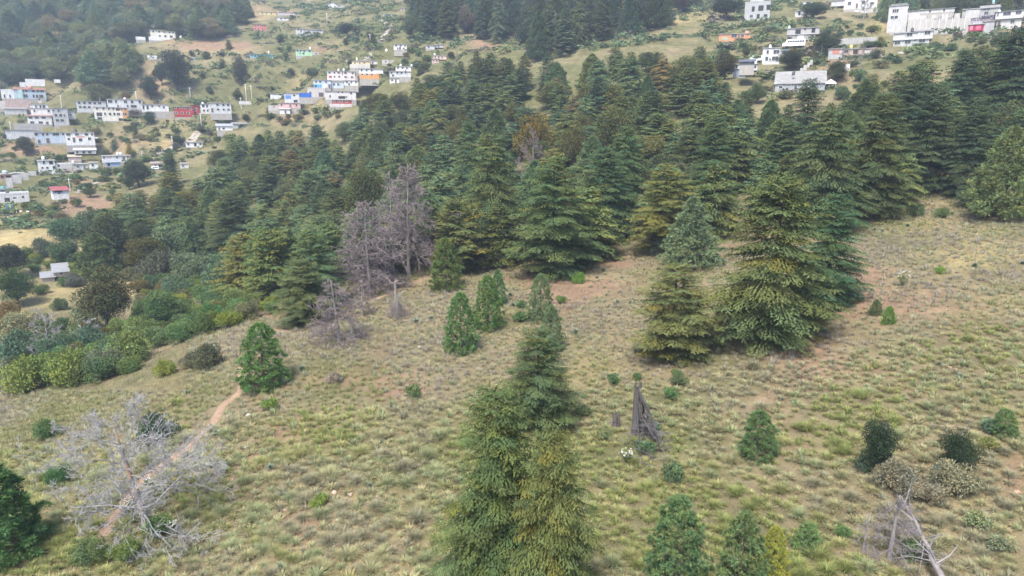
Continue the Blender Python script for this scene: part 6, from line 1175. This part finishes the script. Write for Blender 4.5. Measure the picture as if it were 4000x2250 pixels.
NEAR_T = _vis[:300]; _ids = {id(k) for k in NEAR_T}; REST_T = [k for k in KEPT if id(k) not in _ids]
def tcolor(k): 
    f = fbm(np.array([k[0]/9.0]), np.array([k[1]/9.0]), 200)[0]+.22*(rnd.random()-.5)+(.10 if k[4] > 1850 and k[5] < 980 else 0)-.22*(k[6]-.42)
    return T_COL[3 if f < .36 else 0 if f < .47 else 1 if f < .56 else 2 if f < .66 else 4]
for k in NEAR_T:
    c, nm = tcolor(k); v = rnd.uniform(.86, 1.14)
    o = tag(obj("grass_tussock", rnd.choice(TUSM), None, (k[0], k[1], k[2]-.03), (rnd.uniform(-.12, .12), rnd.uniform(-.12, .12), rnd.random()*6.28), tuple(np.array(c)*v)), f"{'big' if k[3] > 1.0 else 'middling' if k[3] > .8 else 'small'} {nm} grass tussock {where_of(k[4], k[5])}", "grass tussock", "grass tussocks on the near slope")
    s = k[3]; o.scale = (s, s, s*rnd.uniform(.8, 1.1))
def merged(name, label, cat, items, variants, mat, lod=None):
    """items: (x, y, z, scale, colour)"""
    Vs = []; F3s = []; F4s = []; Cs = []; n = 0
    for (x, y, z, s, c) in items:
        vs = variants(y) if callable(variants) else variants; V, F3, F4, C = vs[rnd.randrange(len(vs))]; a = rnd.random()*6.28; ca, sa = math.cos(a)*s, math.sin(a)*s
        Vs.append(np.stack([V[:, 0]*ca-V[:, 1]*sa+x, V[:, 0]*sa+V[:, 1]*ca+y, V[:, 2]*s+z], 1)); Cs.append(C*np.asarray(c))
        F3s.append(F3+n)
        if len(F4): F4s.append(F4+n)
        n += len(V)
    o = obj(name, mesh(name, np.concatenate(Vs), ([np.concatenate(F4s)] if F4s else [])+[np.concatenate(F3s)], np.concatenate(Cs), mat)); tag(o, label, cat); o["kind"] = "stuff"; return o
TUS_LO = [tussock_arrays(650+k, 66, .64, .60, .050) for k in range(4)]; TUS_FAR = [tussock_arrays(670+k, 48, .64, .60, .095, 1) for k in range(4)]
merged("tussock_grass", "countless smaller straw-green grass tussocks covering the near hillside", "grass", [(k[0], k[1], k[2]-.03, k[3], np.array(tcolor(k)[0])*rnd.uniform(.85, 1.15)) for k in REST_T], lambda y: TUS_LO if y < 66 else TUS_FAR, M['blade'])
def sprig_arrays(seed, n=6, L=.32, w=.035):
    rg = np.random.default_rng(seed); az = rg.random(n)*6.28; b = rg.normal(size=(n, 3))*[.16, .16, 0]-[0, 0, .03]; d = np.stack([np.cos(az)*.7, np.sin(az)*.7, .55+.5*rg.random(n)], 1)*L*(.6+.7*rg.random((n, 1)))
    s = np.stack([-np.sin(az), np.cos(az), az*0], 1)*w*.5
    V = np.stack([b-s, b+s, b+d], 1).reshape(-1, 3); br = 1+.3*(rg.random((n, 1))*2-1)
    return V, np.arange(n*3).reshape(n, 3), np.zeros((0, 4), int), np.repeat(br*np.ones((1, 3)), 3, 0)
SPR = [sprig_arrays(700+k) for k in range(6)]
def scatter_sprigs():
    rgn = np.random.default_rng(31); n = 32000; Y = 34+110*rgn.random(n)**.85; X = (rgn.random(n)*4500-2250)/FPX*Y; Z = H(X, Y); g, b, s = land_cover(X, Y, Z); it = []
    blk = blocked(X, Y)
    for i in range(n):
        if blk[i]: continue
        r = rgn.random()
        c = (.14,.155,.06) if r < g[i]*.75 else (.42,.35,.19) if r < g[i]*.75+s[i]*.6 else (.33,.255,.17) if r < .85 else (.29,.25,.21)
        it.append((X[i], Y[i], Z[i], rgn.uniform(.7, 1.5)*(1+max(0, Y[i]-70)/120), np.array(c)*rgn.uniform(.8, 1.2)))
    return it
merged("dry_grass", "short dry grass and weeds between the tussocks", "grass", scatter_sprigs(), SPR, M['blade'])
# ---------------------------------------------------------------- scrub of the far hillside
def scrub_arrays(seed, n=54):
    rg = np.random.default_rng(seed); d = unit(rg.normal(size=(n, 3))); d[:, 2] = np.abs(d[:, 2]); ctr = rg.normal(size=(5, 3))*[.45, .45, .12]+[0, 0, .25]
    P = ctr[rg.integers(0, 5, n)]+d*(.42+.2*rg.random((n, 1))); D = unit(rg.normal(size=(n, 3))+d*.4); S = unit(np.cross(D, rg.normal(size=(n, 3))))
    L = .44*(.6+.7*rg.random((n, 1))); V = np.stack([P-D*L*.5, P+S*L*.32, P+D*L*.5, P-S*L*.32], 1).reshape(-1, 3)
    br = 1+.28*(rg.random((n, 1))*2-1); return V, np.zeros((0, 3), int), np.arange(n*4).reshape(n, 4), np.repeat(br*np.ones((1, 3)), 4, 0)
SCR = [scrub_arrays(800+k) for k in range(5)]
def scatter_scrub():
    rgn = np.random.default_rng(41); n = 22500; Y = 205+400*rgn.random(n)**1.1; X = (rgn.random(n)*4600-2300)/FPX*Y; Z = H(X, Y); g, b, s = land_cover(X, Y, Z); it = []
    d = .62*(fbm(X/16, Y/9, 300)-.33)*2.6+.5*(g-.4)+.13-.5*b; sx, sy = project(X, Y, Z); sx = sx/S15; sy = sy/S15
    d = np.where((sx > 2130) & (sy > 104) & (sy < 182), d*.15, d)
    for i in range(n):
        if not (-130 < sx[i] < 2700 and -40 < sy[i]) or (Y[i] < 345 and inside(sx[i], sy[i], WOOD_MAIN)): continue
        if rgn.random() > d[i] or any(abs(X[i]-hx) < hw and -3 < Y[i]-hy < 12 for hx, hy, hw in HOUSE_SPOTS): continue
        r = rgn.random(); c = (.085,.120,.062) if r < .45 else (.110,.140,.065) if r < .75 else (.115,.105,.080) if r < .9 else (.16,.165,.07)
        it.append((X[i], Y[i], Z[i]-.15, .55+2.4*rgn.random()**2.2+.5*rgn.random(), np.array(c)*rgn.uniform(.9, 1.5)))
    return it
def merged4(name, label, cat, items, variants, mat):
    Vs = []; Fs = []; Cs = []; n = 0
    for (x, y, z, s, c) in items:
        V, F3, F4, C = variants[rnd.randrange(len(variants))]; a = rnd.random()*6.28; ca, sa = math.cos(a)*s, math.sin(a)*s; e = rnd.uniform(.9, 2.3)
        Vs.append(np.stack([(V[:, 0]*ca-V[:, 1]*sa)*e+x, V[:, 0]*sa+V[:, 1]*ca+y, V[:, 2]*s*rnd.uniform(.7, 1.3)+z], 1)); Cs.append(C*np.asarray(c)); Fs.append(F4+n); n += len(V)
    o = obj(name, mesh(name, np.concatenate(Vs), [np.concatenate(Fs)], np.concatenate(Cs), mat)); tag(o, label, cat); o["kind"] = "stuff"; return o
merged4("shrubbery", "low green and grey scrub covering the far terraced hillside", "scrub", scatter_scrub(), SCR, M['leaf'])
# ---------------------------------------------------------------- haze
def build_haze():
    m, N, L = node_mat("haze_air"); out = N.new("ShaderNodeOutputMaterial"); v = N.new("ShaderNodeVolumePrincipled")
    v.inputs["Color"].default_value = (.72, .84, 1.0, 1); v.inputs["Density"].default_value = HAZE_DENSITY; v.inputs["Anisotropy"].default_value = .2
    L.new(v.outputs[0], out.inputs["Volume"])
    mb = MB().box(-960, -170, float(GZ.min())-1.5, 960, 1330, float(GZ.max())+24)
    o = obj("haze", mb.mesh("haze", m, False, False)); o["kind"] = "stuff"
HAZE_DENSITY = 0.00034
build_haze()

_tri = sum(sum(len(p.vertices)-2 for p in m.polygons) if len(m.polygons) < 3000 else len(m.loops)-2*len(m.polygons) for m in bpy.data.meshes)
print("TRIANGLES", _tri)
